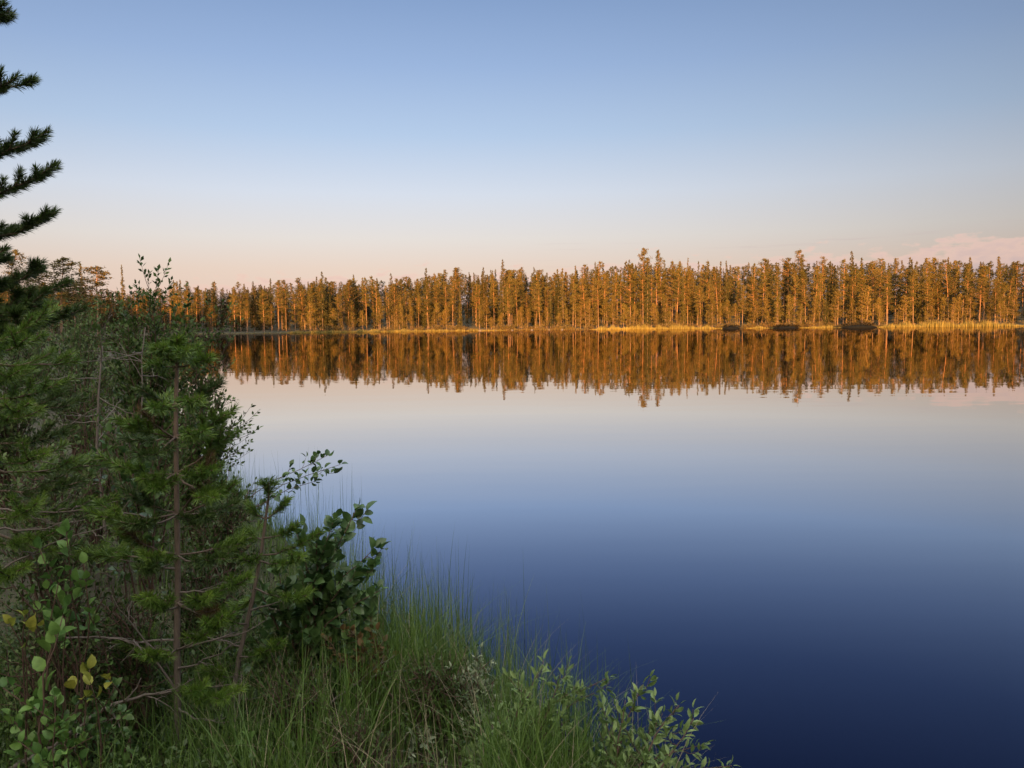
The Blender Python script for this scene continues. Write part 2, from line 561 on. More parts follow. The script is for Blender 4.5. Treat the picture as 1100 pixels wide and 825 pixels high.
def needles(g, p0, p1, per_m, nl, width, spread=(35, 62), tint=None):
    """needles round the shoots p0 -> p1 (arrays), raked forward"""
    p0, p1 = np.atleast_2d(p0), np.atleast_2d(p1)
    ln = np.linalg.norm(p1 - p0, axis=1)
    cnt = np.maximum((ln * per_m).astype(int), 6)
    idx = np.repeat(np.arange(len(p0)), cnt)
    n = len(idx)
    t = rng.random(n)
    ax = nrm(p1 - p0)[idx]
    b = p0[idx] + (p1 - p0)[idx] * t[:, None]
    ang = np.radians(rng.uniform(spread[0], spread[1], n)) * (1 - 0.55 * t ** 3)
    rad = perp(ax)
    d = ax * np.cos(ang)[:, None] + rad * np.sin(ang)[:, None]
    d[:, 2] += 0.12
    d = nrm(d)
    L = nl * rng.uniform(0.75, 1.15, n)
    s = perp(d) * (width / 2)
    bend = np.array([0, 0, -0.08]) * L[:, None]
    v = np.stack([b - s, b + s, b + d * L[:, None] * 0.6 + s * 0.8, b + d * L[:, None] * 0.6 - s * 0.8, b + d * L[:, None] + bend], 1)
    k = np.arange(n)[:, None] * 5
    tn = rng.random(len(p0)) * 0.5 if tint is None else np.broadcast_to(tint, (len(p0),))
    tn = np.clip(tn[idx] + rng.normal(0, 0.14, n) + 0.25 * t, 0, 1)
    bn = g.n
    g.v.append(v.reshape(-1, 3))
    g.n += n * 5
    g.q.append(np.concatenate([k, k + 1, k + 2, k + 3], 1) + bn)
    g.qt.append(tn)
    g.t.append(np.concatenate([k + 3, k + 2, k + 4], 1) + bn)
    g.tt.append(tn)


def blades(g, base, height, width, lean, az, seg=5, tint=None):
    """bent grass blades or rush stems"""
    n = len(base)
    t = np.linspace(0, 1, seg + 1)
    dirx = np.stack([np.cos(az), np.sin(az), np.zeros(n)], -1)
    side_a = az + np.pi / 2 + rng.normal(0, 0.6, n)
    sd_ = np.stack([np.cos(side_a), np.sin(side_a), np.zeros(n)], -1)
    c = base[:, None, :] + np.array([0, 0, 1.0]) * (height[:, None] * (t[None] - 0.35 * np.abs(lean)[:, None] * t[None] ** 2.2))[..., None]
    c = c + dirx[:, None, :] * (height[:, None] * lean[:, None] * t[None] ** 2)[..., None]
    wd = (np.broadcast_to(width, (n,))[:, None] * np.maximum(1 - t[None] ** 1.6, 0.06) / 2)[..., None]
    v = np.stack([c - sd_[:, None] * wd, c + sd_[:, None] * wd], 2).reshape(n, -1, 3)
    k = v.shape[1]
    i = np.arange(seg) * 2
    q = np.stack([i, i + 1, i + 3, i + 2], -1)
    off = (np.arange(n) * k)[:, None, None]
    tn = rng.random(n) if tint is None else np.clip(np.broadcast_to(tint, (n,)) + rng.normal(0, 0.15, n), 0, 1)
    bn = g.n
    g.v.append(v.reshape(-1, 3))
    g.n += n * k
    g.q.append((q[None] + off).reshape(-1, 4) + bn)
    g.qt.append(np.repeat(tn, seg))


# ------------------------------------------------------------------ ground and water
LAKE = np.array([(60, -22), (20, -6), (8, -2.6), (3.2, 0.0), (1.9, 1.2), (0.8, 2.1), (0.25, 2.7), (-0.2, 3.4), (-0.95, 4.4), (-1.8, 6), (-3.6, 9),
                 (-8.6, 18), (-19, 40), (-37, 70), (-61, 105), (-86, 140), (-112, 180), (-132, 222), (-122, 246), (-98, 258), (-74, 266),
                 (-40, 276), (0, 280), (40, 272), (77, 257), (112, 241), (149, 226), (182, 202), (215, 160), (240, 90), (225, 10), (140, -30)], float)


def shore(p):
    """signed distance to the lake's edge, + on land"""
    p = np.atleast_2d(np.asarray(p, float))[:, :2]
    a, b = LAKE, np.roll(LAKE, -1, 0)
    best = np.full(len(p), 1e9)
    inside = np.zeros(len(p), bool)
    for (ax, ay), (bx, by) in zip(a, b):
        e = np.array([bx - ax, by - ay])
        w_ = p - (ax, ay)
        t = np.clip((w_ @ e) / (e @ e), 0, 1)
        best = np.minimum(best, np.linalg.norm(w_ - t[:, None] * e, axis=1))
        cond = (ay > p[:, 1]) != (by > p[:, 1])
        xs = ax + (p[:, 1] - ay) * (bx - ax) / (by - ay + 1e-12)
        inside ^= cond & (p[:, 0] < xs)
    return np.where(inside, -best, best)


def height(p):
    p = np.atleast_2d(np.asarray(p, float))
    d = shore(p)
    far = np.hypot(p[:, 0], p[:, 1])
    x, y = p[:, 0], p[:, 1]
    bump = (0.05 * np.sin(3.1 * x + 1.3 * y) * np.sin(2.3 * y - 0.7 * x) + 0.03 * np.sin(7.3 * x + 2) * np.sin(6.1 * y)) * np.clip(d, 0, 1) * np.exp(-far / 30)
    land = 0.16 * (1 - np.exp(-np.maximum(d, 0) / 0.25)) + 0.02 * np.clip(d, 0, 6) + 0.028 * np.clip(d - 6, 0, 120) * np.clip(far / 60 - 0.2, 0, 1)
    land = land + 0.13 * np.clip(-y - 8, 0, 62) * np.clip(d / 6, 0, 1)                       # unseen bank behind the viewer, added to block the low sun
    land = land + 0.10 * np.clip(d - 25, 0, 90) * np.clip((y - 190) / 30, 0, 1)               # rising forest floor on the far side
    lake = -0.25 * np.clip(-d, 0, 1) - 0.12 * np.clip(-d, 0, 10) - 0.02
    return np.where(d > 0, land + bump, lake)


def gz(x, y):
    return float(height([(x, y)])[0])


rad = np.concatenate([np.linspace(0, 8, 60)[1:], np.geomspace(8.2, 420, 110), np.geomspace(450, 9000, 16)])
NA = 360
ang = np.arange(NA) * 2 * np.pi / NA
pp = np.stack([rad[:, None] * np.sin(ang)[None], rad[:, None] * np.cos(ang)[None]], -1).reshape(-1, 2)
pp = np.concatenate([[[0.0, 0.0]], pp])
gr = G()
gv = np.concatenate([pp, height(pp)[:, None]], 1)
i = np.arange(len(rad) - 1)[:, None] * NA
j = np.arange(NA)[None]
k = (j + 1) % NA
gq = np.stack([i + j, i + NA + j, i + NA + k, i + k], -1).reshape(-1, 4) + 1
gt = np.stack([np.zeros(NA, int), 1 + np.arange(NA), 1 + (np.arange(NA) + 1) % NA], -1)
gr.add(gv, q=gq)
gr.t.append(gt[:, [0, 1, 2]]); gr.tt.append(np.full(NA, 0.5))
tag(gr.build('ground', 'ground', smooth=True), kind='structure')

wa = G()
wa.add([(-400, -120, 0), (420, -120, 0), (420, 420, 0), (-400, 420, 0)], q=[(0, 1, 2, 3)])
tag(wa.build('lake_water', 'water'), kind='structure')


# ------------------------------------------------------------------ far trees: models
def clump_quads(g, cen, sig, n, size, tint):
    """n short needle sprays scattered round each centre"""
    c = np.repeat(cen, n, 0)
    m_ = len(c)
    p = c + rng.normal(size=(m_, 3)) * np.repeat(sig, n, 0)
    d = nrm(rng.normal(size=(m_, 3)) + np.array([0, 0, 0.3]))
    s = perp(d)
    L = (size * rng.uniform(0.6, 1.25, m_))[:, None]
    v = np.stack([p - d * L * 0.5, p + s * L * 0.23, p + d * L * 0.5, p - s * L * 0.23], 1)
    q = np.arange(m_ * 4).reshape(-1, 4)
    bn = g.n
    g.v.append(v.reshape(-1, 3))
    g.n += m_ * 4
    g.q.append(q + bn)
    g.qt.append(np.clip(np.repeat(tint, n) + rng.normal(0, 0.15, m_), 0, 1))


def pine_model(H, cb, Rm, nb=46, per=11, size=0.34, r0=0.125, top='round', limbs=True, seg=9):
    """Scots pine: bare trunk, open irregular crown from fraction cb up"""
    tr, cr = G(), G()
    lean = rng.normal(0, 0.02 * H, 2)
    t = np.linspace(0, 1, seg)
    axis = np.stack([lean[0] * t ** 2 + rng.normal(0, 0.02, seg), lean[1] * t ** 2 + rng.normal(0, 0.02, seg), H * 0.985 * t], -1)
    axis[0, :2] = 0
    tube(tr, axis, r0, 0.025, 6, power=0.85)
    cen, sig, tn = [], [], []
    asym = rng.uniform(0, 2 * np.pi)
    for b in range(nb):
        u = ((b + rng.random()) / nb) ** 0.85
        h = cb + (1 - cb) * u
        prof = (1.25 * (u + 0.12) ** 0.35 * (1.02 - u) ** 0.7) if top == 'round' else (1.05 - u) ** 0.75
        L = Rm * prof * 1.5 * rng.uniform(0.30, 1.25) + 0.12
        a = rng.uniform(0, 2 * np.pi)
        L *= 1 + 0.35 * math.cos(a - asym)
        p, _ = poly_at(axis, [h])
        p = p[0]
        rise = rng.uniform(-0.15, 0.35) + 0.45 * u
        d = np.array([math.cos(a), math.sin(a), rise])
        e = p + d * L
        if limbs and L > 0.5:
            tube(tr, curve(p, e, (0, 0, -0.08 * L), 4), 0.035, 0.01, 3)
        for f in ((0.45, 0.75, 1.0) if L > 0.9 else (0.6, 1.0)):
            cen.append(p + d * L * f)
            sig.append(np.array([0.27, 0.27, 0.17]) * (0.75 + 0.35 * L / max(Rm, .1)) * (1.0 if L > 0.5 else 0.65))
            tn.append(rng.uniform(0.1, 0.9))
    if limbs:                                                  # dead lower snags
        for _ in range(7):
            p, _d = poly_at(axis, [rng.uniform(cb * 0.35, cb)])
            a = rng.uniform(0, 6.28)
            tube(tr, curve(p[0], p[0] + np.array([math.cos(a), math.sin(a), -0.1]) * rng.uniform(0.4, 1.1), (0, 0, 0.05), 3), 0.018, 0.006, 3)
    cen.append(axis[-1]); sig.append(np.array([0.10, 0.10, 0.25])); tn.append(0.6)
    clump_quads(cr, np.array(cen), np.array(sig), per + 6, size * 0.95, np.array(tn))
    return tr, cr


def spruce_model(H, Rm, cb=0.08, whorls=26, per=7, size=0.38, r0=0.14):
    """Norway spruce: narrow spire, drooping whorls"""
    tr, cr = G(), G()
    axis = np.stack([rng.normal(0, 0.015, 8), rng.normal(0, 0.015, 8), np.linspace(0, H, 8)], -1)
    axis[0, :2] = 0
    tube(tr, axis, r0, 0.015, 6)
    cen, sig, tn = [], [], []
    whorls = int(whorls * 1.5)
    for k_ in range(whorls):
        u = k_ / (whorls - 1)
        h = cb + (0.985 - cb) * u
        for b in range(5 if u < 0.8 else 3):
            L = (Rm * (1 - u) ** 0.8 + 0.22) * rng.uniform(0.65, 1.15)
            a = rng.uniform(0, 6.28)
            p = np.array([0, 0, H * h + rng.uniform(-.1, .1)])
            d = np.array([math.cos(a), math.sin(a), -0.28 + 0.5 * u ** 3])
            for f in ((0.35, 0.65, 0.95) if L > 0.7 else (0.7,)):
                cen.append(p + d * L * f)
                sig.append(np.array([0.13, 0.13, 0.10]) * (0.6 + 0.5 * L / Rm))
                tn.append(rng.uniform(0, 0.9))
    for u in np.linspace(0.62, 1.0, 16):                       # the dense leader
        cen.append(np.array([0, 0, H * u])); sig.append(np.array([0.10, 0.10, 0.16]) * (1.9 - 1.3 * u)); tn.append(0.5)
    clump_quads(cr, np.array(cen), np.array(sig), per, size, np.array(tn))
    return tr, cr


def proto(name, trg, crg, bark, leafm):
    return (trg.mesh(name + '_trunk', bark, True), crg.mesh(name + '_crown', leafm))


PINES = [proto('pine', *pine_model(H, cb, Rm, nb), 'far_bark', 'far_pine') for H, cb, Rm, nb in
         ((18, .34, 1.7, 58), (18, .42, 2.0, 54), (18, .26, 1.6, 64), (18, .48, 2.2, 50), (18, .38, 1.45, 58), (18, .30, 1.95, 66), (18, .2, 1.8, 70), (18, .44, 1.55, 50),
          (18, .55, 2.3, 44), (18, .15, 1.5, 72), (18, .40, 1.8, 40), (18, .32, 2.1, 54), (18, .50, 1.5, 36), (18, .24, 1.9, 60))]
SPRUCES = [proto('spruce', *spruce_model(18, Rm, cb, wh), 'spruce_bark', 'far_spruce') for Rm, cb, wh in ((1.7, .08, 28), (1.4, .10, 26), (2.1, .05, 30), (1.25, .12, 26), (1.6, .18, 24), (1.1, .06, 30))]
YOUNG = [proto('young_pine', *pine_model(8, cb, Rm, 44, 10, 0.30, 0.08, 'cone'), 'far_bark', 'far_young') for cb, Rm in ((.12, 1.25), (.2, 1.0), (.08, 1.1), (.26, 1.2))]
HPROTO = {'pine_tree': 18.0, 'spruce_tree': 18.0, 'young_pine': 8.0}
KINDS = {'pine_tree': PINES, 'spruce_tree': SPRUCES, 'young_pine': YOUNG}


def far_tree(kind, x, y, H, label, group=None, cat=None, variant=None, wide=1.0):
    trunk_m, crown_m = KINDS[kind][variant if variant is not None else int(rng.integers(len(KINDS[kind])))]
    e = empty(kind, (x, y, gz(x, y) - 0.05), label, cat or kind.replace('_', ' '), group)
    k_ = H / HPROTO[kind]
    kw = k_ ** 0.6 * wide * rng.uniform(0.9, 1.12)
    e.scale = (kw, kw, k_)
    e.rotation_euler = (rng.normal(0, 0.018), rng.normal(0, 0.018), rng.uniform(0, 6.28))
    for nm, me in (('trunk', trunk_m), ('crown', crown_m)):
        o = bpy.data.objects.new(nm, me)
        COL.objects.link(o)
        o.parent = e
    return e


# skyline of the far forest in photograph pixels
SKX = [-60, 60, 110, 190, 250, 300, 345, 400, 450, 500, 560, 600, 650, 700, 730, 790, 850, 900, 960, 1020, 1060, 1160]
SKY_ = [300, 306, 312, 305, 308, 303, 301, 300, 296, 291, 292, 293, 284, 281, 284, 285, 278, 280, 281, 280, 279, 277]


def skyline(px):
    return float(np.interp(px, SKX, SKY_))


def far_shore_y(x):
    """distance of the far shoreline at x"""
    f = LAKE[17:28]
    return float(np.interp(x, f[:, 0], f[:, 1]))


ZONES = [(325, 'above the shaded bay'), (455, 'behind the pale reed strip'), (625, 'behind the bushy reedless shore'),
         (772, 'behind the short bright reed bed'), (948, 'behind the dark peat islets'), (2000, 'behind the long reed bed')]


def zone(px):
    for lim, txt in ZONES:
        if px < lim:
            return txt


taken = []


def free(x, y, r):
    for a, b, c in taken:
        if (a - x) ** 2 + (b - y) ** 2 < (r + c) ** 2 * 0.25:
            return False
    taken.append((x, y, r))
    return True


def top_height(px, py, x, y):
    return at(px, py, y).z - gz(x, y)


# single trees that stand out
def special(kind, px, py, D, label, variant=None, wide=1.0):
    p = at(px, py, D)
    taken.append((p.x, D, 2.0))
    return far_tree(kind, p.x, D, p.z - gz(p.x, D), label, variant=variant, wide=wide)


special('pine_tree', 690, 266, 292, 'tallest far pine, ragged top standing clear of the forest skyline', 3, 0.9)
special('pine_tree', 712, 268, 296, 'tall thin far pine beside the tallest one', 4, 0.9)
special('spruce_tree', 540, 279, 296, 'pointed spruce spire above the middle of the far forest', 1)
special('spruce_tree', 345, 292, 276, 'dark pair-topped spruce rising over the shorter lit trees beside it', 0)
special('spruce_tree', 131, 285, 262, 'lone thin spruce spire on the sky behind the near bushes', 3, 0.7)
special('spruce_tree', 887, 314, 249, 'small slim bright spruce alone on the shore before dark trunks', 1, 0.8)
special('spruce_tree', 738, 277, 296, 'dark narrow spruce needle between lit pines', 3, 0.7)
special('pine_tree', 858, 268, 276, 'bushy tall pine topping the skyline beside the small cumulus cloud', 0)
special('spruce_tree', 916, 270, 280, 'broad pointed spruce topping the skyline above the peat islets', 2)
special('spruce_tree', 458, 288, 290, 'pointed spruce above the pale reed strip', 0)
special('young_pine', 1080, 303, 234, 'tall golden young pine near the end of the long reed bed', 1, 1.0)
special('young_pine', 932, 308, 246, 'golden full-crowned pine just past the biggest peat islet', 0, 1.1)
special('pine_tree', 945, 296, 252, 'golden pine with a high crown behind the reed bed start', 6)
special('pine_tree', 1070, 301, 233, 'double golden pine crown standing before darker forest', 2)
special('spruce_tree', 88, 283, 165, 'thin dark spruce beside the lit spreading crown on the left bank')
special('pine_tree', 102, 285, 150, 'spreading pine with a glowing lit crown over a shaded foot', 3, 1.8)
special('pine_tree', 62, 276, 92, 'shaded dome-topped pine on the near bank', 3, 1.9)
special('pine_tree', 40, 284, 84, 'shaded pine beside the dome-topped one', 6, 1.7)
special('pine_tree', 12, 268, 118, 'pale lit pine seen through the tall pine boughs', 5, 1.0)
special('pine_tree', 78, 300, 112, 'lower shaded pine between the dome-topped pine and the lit crown', 1, 1.8)
special('pine_tree', 52, 306, 106, 'shaded full pine behind the dome-topped pine', 6, 1.8)
special('spruce_tree', 30, 300, 128, 'shaded spruce standing behind the near bank pines', 2)

# golden small trees along the waterside
n_young = 0
for _ in range(900):
    px = rng.uniform(318, 1105)
    x = (px - 550) / F0 * 262
    d = rng.uniform(2.0, 9)
    y = far_shore_y(x) + d
    px = to_px((x, y, 4))[0]
    if 486 < px < 510 or 770 < px < 870 and rng.random() < 0.6 or not free(x, y, 2.8):
        continue
    H = rng.uniform(4, 9.5) if rng.random() < 0.75 else rng.uniform(9, 12)
    far_tree('young_pine', x, y, H, 'sunlit young pine at the waterside ' + zone(px), 'young pines ' + zone(px))
    n_young += 1
    if n_young >= 90:
        break
# the two or three front rows of tall trees
n_tall = 0
for _ in range(6000):
    x = rng.uniform(-150, 178)
    d = 4 + 34 * rng.random() ** 1.1
    y = far_shore_y(x) + d
    px = to_px((x, y, 8))[0]
    gap = math.sin(px * 0.045) + 0.8 * math.sin(px * 0.117 + 2) + 0.5 * math.sin(px * 0.31)
    if px < -30 or px > 1130 or (gap < -0.75 and d < 22) or not free(x, y, 2.6):
        continue
    front = d < 16
    kind = 'spruce_tree' if rng.random() < (0.14 if front else 0.40) else 'pine_tree'
    py = skyline(px) + (rng.uniform(4, 24) if front else rng.exponential(11) - 5)
    H = min(max(top_height(px, py, x, y), 6), 27)
    lab = ('dark pointed spruce ' if kind == 'spruce_tree' else 'tall orange trunked pine ') + ('in the front row ' if front else 'in the back rows ') + zone(px)
    far_tree(kind, x, y, H, lab, ('spruces ' if kind == 'spruce_tree' else 'pines ') + ('in front ' if front else 'at the back ') + zone(px))
    n_tall += 1
    if n_tall >= 385:
        break


# the forest mass behind, and the woodland on the viewer's own bank
def simple_pines(n, size):
    out = []
    for _ in range(n):
        tr, cr = pine_model(18, rng.uniform(.12, .36), rng.uniform(1.6, 2.1), 44, 4, size, 0.15, limbs=False, seg=5)
        sp = G()
        out.append((np.concatenate(tr.v), np.concatenate(tr.q), np.concatenate(cr.v), np.concatenate(cr.q), np.concatenate(cr.qt)))
    for _ in range(3):
        tr, cr = spruce_model(18, 2.2, .02, 20, 5, size)
        out.append((np.concatenate(tr.v), np.concatenate(tr.q), np.concatenate(cr.v), np.concatenate(cr.q), np.concatenate(cr.qt)))
    return out


def forest_mass(spots, mods, gt_, gc_):
    for x, y, H in spots:
        tv, tq, cv, cq, ct = mods[int(rng.integers(len(mods)))]
        a = rng.uniform(0, 6.28)
        k_ = H / 18.0
        kw = k_ ** 0.6 * rng.uniform(0.9, 1.2)
        ca, sa = math.cos(a) * kw, math.sin(a) * kw
        mt_ = np.array([[ca, sa, 0], [-sa, ca, 0], [0, 0, k_]])
        o = np.array([x, y, gz(x, y) - 0.1])
        gt_.add(tv @ mt_ + o, q=tq)
        gc_.add(cv @ mt_ + o, q=cq, tint=np.clip(ct * 0.7 + rng.uniform(-0.1, 0.4), 0, 1))


mods = simple_pines(6, 0.46)
spots = []
for _ in range(9000):
    x = rng.uniform(-210, 230)
    d = rng.uniform(34, 95)
    y = far_shore_y(x) + d
    if not free(x, y, 2.9):
        continue
    px = to_px((x, y, 8))[0]
    py = skyline(px) + abs(rng.normal(0, 8)) + 1
    spots.append((x, y, min(max(top_height(px, py, x, y), 8), 26)))
    if len(spots) >= 900:
        break
for _ in range(110):                                            # close the wood towards the bay
    x = rng.uniform(-160, -60)
    y = far_shore_y(x) + rng.uniform(14, 70)
    px = to_px((x, y, 8))[0]
    spots.append((x, y, min(max(top_height(px, skyline(px) + rng.exponential(9) + 2, x, y), 8), 26)))
for _ in range(500):                                            # young spruces in the dark between the trunks
    x = rng.uniform(-200, 215)
    spots.append((x, far_shore_y(x) + rng.uniform(18, 60), rng.uniform(4, 9)))
fo_t, fo_c = G(), G()
forest_mass(spots, mods, fo_t, fo_c)
fo = fo_c.build('far_forest', 'forest_shaded')
tag(fo, 'dense forest mass with shade-toned needles filling in behind the front rows of lit pines', 'forest', None, 'stuff')
fo_t.build('trunks', 'far_bark', fo, True)

spots = []
for _ in range(30000):
    x, y = rng.uniform(-190, 130), rng.uniform(-66, 175)
    if shore([(x, y)])[0] < 1.2:
        continue
    if y > 0 and x > -0.72 * y - 4.5:
        continue
    if math.hypot(x, y) < 16 or (y > 0 and x < -0.72 * y - 75) or not free(x, y, 3.3):
        continue
    spots.append((x, y, rng.uniform(8.5, 12) if y < 0 else rng.uniform(11, 15)))
    if len(spots) >= 1800:
        break
for _ in range(420):                                            # young growth under them
    x, y = rng.uniform(-40, 25), rng.uniform(-62, -15)
    if shore([(x, y)])[0] > 1.2:
        spots.append((x, y, rng.uniform(3, 6)))
wd_t, wd_c = G(), G()
forest_mass(spots, simple_pines(4, 0.6), wd_t, wd_c)
wd = wd_c.build('near_woodland', 'far_pine')
tag(wd, 'pine woodland on the viewer’s own bank that shades it', 'woodland', None, 'stuff')
wd_t.build('trunks', 'far_bark', wd, True)

# ------------------------------------------------------------------ the far waterside
def reed_bed(px0, px1, D_off, h, dens, label, depth=3.0, land=False, mt='reed'):
    x0, x1 = at(px0, 352, far_shore_y((px0 - 550) / F0 * 260)).x, at(px1, 352, far_shore_y((px1 - 550) / F0 * 240)).x
    n = int((x1 - x0) * depth * dens)
    x = rng.uniform(x0, x1, n)
    y = np.array([far_shore_y(a) for a in x]) + rng.uniform(-depth, 0.6, n) + D_off
    edge = np.clip(np.minimum(x - x0, x1 - x) / 5.0, 0.25, 1)
    rag = 0.75 + 0.3 * np.sin(x * 0.9 + 1.7 * np.sin(x * 0.37)) + 0.15 * np.sin(x * 2.9)
    hh = h * edge * np.clip(rag, 0.4, 1.2) * rng.uniform(0.55, 1.2, n)
    g = G()
    zz = np.maximum(height(np.stack([x, y], -1)), 0) - 0.05 if land else np.full(n, -0.05)
    blades(g, np.stack([x, y, zz], -1), hh, 0.11, rng.uniform(0, 0.18, n), rng.uniform(0, 6.28, n), 3)
    o = g.build('sedge_strip' if land else 'reeds', mt)
    tag(o, label, 'reeds', None, 'stuff')


reed_bed(632, 772, 0, 1.5, 26, 'short bright yellow green reed bed standing in the water under the far pines')
reed_bed(800, 828, 0, 1.1, 26, 'small reed patch between two dark peat islets')
reed_bed(862, 902, 0, 1.2, 26, 'reed patch just before the biggest dark peat islet')
reed_bed(946, 1150, 0, 1.7, 26, 'long tall yellow reed bed running on past the peat islets', 3.6)
reed_bed(300, 545, 0, 0.8, 26, 'thin pale reed strip along the far shore under the lit pines', 2.0)
reed_bed(180, 322, 0.5, 0.35, 14, 'dull low sedge line in the shaded bay', 1.2)


reed_bed(466, 636, 3.0, 0.8, 20, 'rusty sedge strip on the far bank under the front pines', 3.5, True, 'shore_bush')
reed_bed(318, 470, 3.5, 0.9, 20, 'golden sedge on the far bank behind the pale reed strip', 3.5, True)
reed_bed(636, 1120, 3.0, 0.8, 14, 'brown sedge on the far bank behind the reed beds', 3.0, True, 'shore_bush')


def islet(px, w_px, h, label):
    D = far_shore_y((px - 550) / F0 * 258) - 4.5
    p = at(px, 352, D)
    w_ = w_px / F0 * D
    e = empty('peat_islet', (p.x, D, 0), label, 'islet')
    g = G()
    na, nr = 28, 7
    a = np.arange(na) * 2 * np.pi / na
    v = []
    for r in range(nr):
        f = r / (nr - 1)
        v.append(np.stack([np.cos(a) * w_ / 2 * f * (1 + 0.06 * np.sin(3 * a)), np.sin(a) * 2.0 * f, h * 0.55 * np.sqrt(np.maximum(0, 1 - f ** 3)) + 0.05 * np.sin(5 * a + r) - 0.03 - 0.15 * f], -1))
    v = np.concatenate(v)
    ii = np.arange(nr - 1)[:, None] * na
    jj = np.arange(na)[None]
    kk = (jj + 1) % na
    g.add(v, q=np.stack([ii + jj, ii + na + jj, ii + na + kk, ii + kk], -1).reshape(-1, 4))
    g.build('peat_mound', 'peat_scrub', e, True)
    c = G()
    n = int(w_ * 14)
    cx = rng.uniform(-w_ / 2, w_ / 2, n) * 0.95
    cy = rng.normal(0, 0.8, n).clip(-1.6, 1.6)
    cz = h * 0.5 + rng.uniform(0, h * 0.5, n) * (1 - (2 * np.abs(cx) / w_) ** 4)
    clump_quads(c, np.stack([cx, cy, cz], -1), np.full((n, 3), 0.16), 8, 0.28, rng.random(n))
    c.build('scrub', 'peat_scrub', e)


islet(786, 20, 1.2, 'smallest dark peat islet at the end of the short reed bed')
islet(845, 30, 1.1, 'middle dark peat islet between two reed patches')
islet(924, 40, 1.5, 'biggest and blackest peat islet, before the long reed bed')

# low scrub between trees and water
bush_models = []
for _ in range(4):
    st, cr = G(), G()
    cen = []
    for b in range(9):
        a, L = rng.uniform(0, 6.28), rng.uniform(0.3, 1.0)
        e_ = np.array([math.cos(a) * L, math.sin(a) * L, rng.uniform(0.5, 1.3)])
        tube(st, curve((0, 0, 0), e_, (0, 0, 0.1), 4), 0.03, 0.01, 3)
        cen += [e_, e_ * 0.7]
    cen = np.array(cen)
    clump_quads(cr, cen, np.full((len(cen), 3), 0.24), 9, 0.3, rng.random(len(cen)))
    bush_models.append((st.mesh('stems', 'spruce_bark', True), cr.mesh('leaves', 'shore_bush')))
for q_ in range(150):
    px = rng.uniform(330, 1100)
    x = (px - 550) / F0 * 262
    y = far_shore_y(x) + rng.uniform(0.3, 2.2)
    px = to_px((x, y, 1))[0]
    e = empty('shore_bush', (x, y, gz(x, y) - 0.05), 'low golden brown bush on the far waterline ' + zone(px), 'bush', 'shore bushes ' + zone(px))
    k_ = rng.uniform(0.6, 1.5)
    e.scale = (k_ * 1.3, k_ * 1.3, k_)
    e.rotation_euler = (0, 0, rng.uniform(0, 6.28))
    for nm, me in zip(('stems', 'leaves'), bush_models[q_ % 4]):
        o = bpy.data.objects.new(nm, me)
        COL.objects.link(o)
        o.parent = e



import bmesh
stones = []
for k_ in range(3):
    bm = bmesh.new()
    bmesh.ops.create_icosphere(bm, subdivisions=3, radius=0.5)
    ph = rng.uniform(0, 6, 3)
    for v in bm.verts:
        c = v.co
        v.co = c * (1 + 0.16 * math.sin(5 * c.x + ph[0]) * math.sin(4 * c.y + ph[1]) + 0.10 * math.sin(9 * c.z + ph[2] + 4 * c.x))
        v.co.z *= 0.6
    me = bpy.data.meshes.new('stone')
    bm.to_mesh(me)
    bm.free()
    me.materials.append(M['rock'])
    stones.append(me)
for k_, px in enumerate((517, 533, 551, 572, 590, 604, 640, 655)):
    x = (px - 550) / F0 * 278
    o = bpy.data.objects.new('stone', stones[k_ % 3])
    COL.objects.link(o)
    o.location = (x, far_shore_y(x) - 0.8, 0.08)
    o.scale = (rng.uniform(0.8, 1.8), rng.uniform(0.6, 1.1), rng.uniform(0.6, 0.9))
    o.rotation_euler = (0, 0, rng.uniform(0, 3))
    tag(o, 'grey stone in the shallows under the far bushy shore', 'stone', 'stones along the far waterline')

# ------------------------------------------------------------------ the near bank
def A(px, py, Y):
    return np.array(at(px, py, Y))


def foot(px, Y):
    """the ground below pixel column px at distance Y"""
    p = at(px, 600, Y)
    return np.array([p.x, Y, gz(p.x, Y) - 0.01])


def bough(wood, ndl, start, tip, r, lat=0.2, nodes=(0.4, 0.6, 0.8), bare=0.35, per_m=900, nl=0.05, nw=0.0026, sag=-0.06, tint=None):
    """one pine branch: axis, paired side shoots, needles on the younger wood"""
    start, tip = np.asarray(start, float), np.asarray(tip, float)
    L = np.linalg.norm(tip - start)
    p = curve(start, tip, (0, 0, sag * L), 9, 0.006 * L)
    tube(wood, p, r, max(r * 0.3, 0.0022), 6)
    p0, p1 = [], []
    k_ = int(bare * 8)
    for i in range(k_, 8):
        p0.append(p[i]); p1.append(p[i + 1])
    for t in nodes:
        q, d = poly_at(p, [t])
        q, d = q[0], d[0]
        hs = nrm(np.cross(d, (0, 0, 1.0)))
        for s_ in (-1, 1):
            if rng.random() < 0.12:
                continue
            ll = lat * (1.15 - 0.55 * t) * rng.uniform(0.65, 1.15)
            dd = nrm(d * 0.8 + hs * s_ * rng.uniform(0.45, 0.85) + np.array([0, 0, rng.uniform(0.05, 0.45)]))
            e_ = q + dd * ll
            c = curve(q, e_, (0, 0, -0.05 * ll), 4)
            tube(wood, c, r * 0.45, 0.002, 4)
            for i in range(0 if ll < 0.12 else 1, 3):
                p0.append(c[i]); p1.append(c[i + 1])
            if ll > 0.16:
                for s2 in (-1, 1):
                    q2 = c[2]
                    d2 = nrm(dd + s2 * 0.7 * nrm(np.cross(dd, (0, 0, 1.0))) + np.array([0, 0, 0.2]))
                    e2 = q2 + d2 * ll * 0.42
                    tube(wood, [q2, e2], r * 0.3, 0.002, 4)
                    p0.append(q2); p1.append(e2)
    needles(ndl, np.array(p0), np.array(p1), per_m, nl, nw, tint=tint)


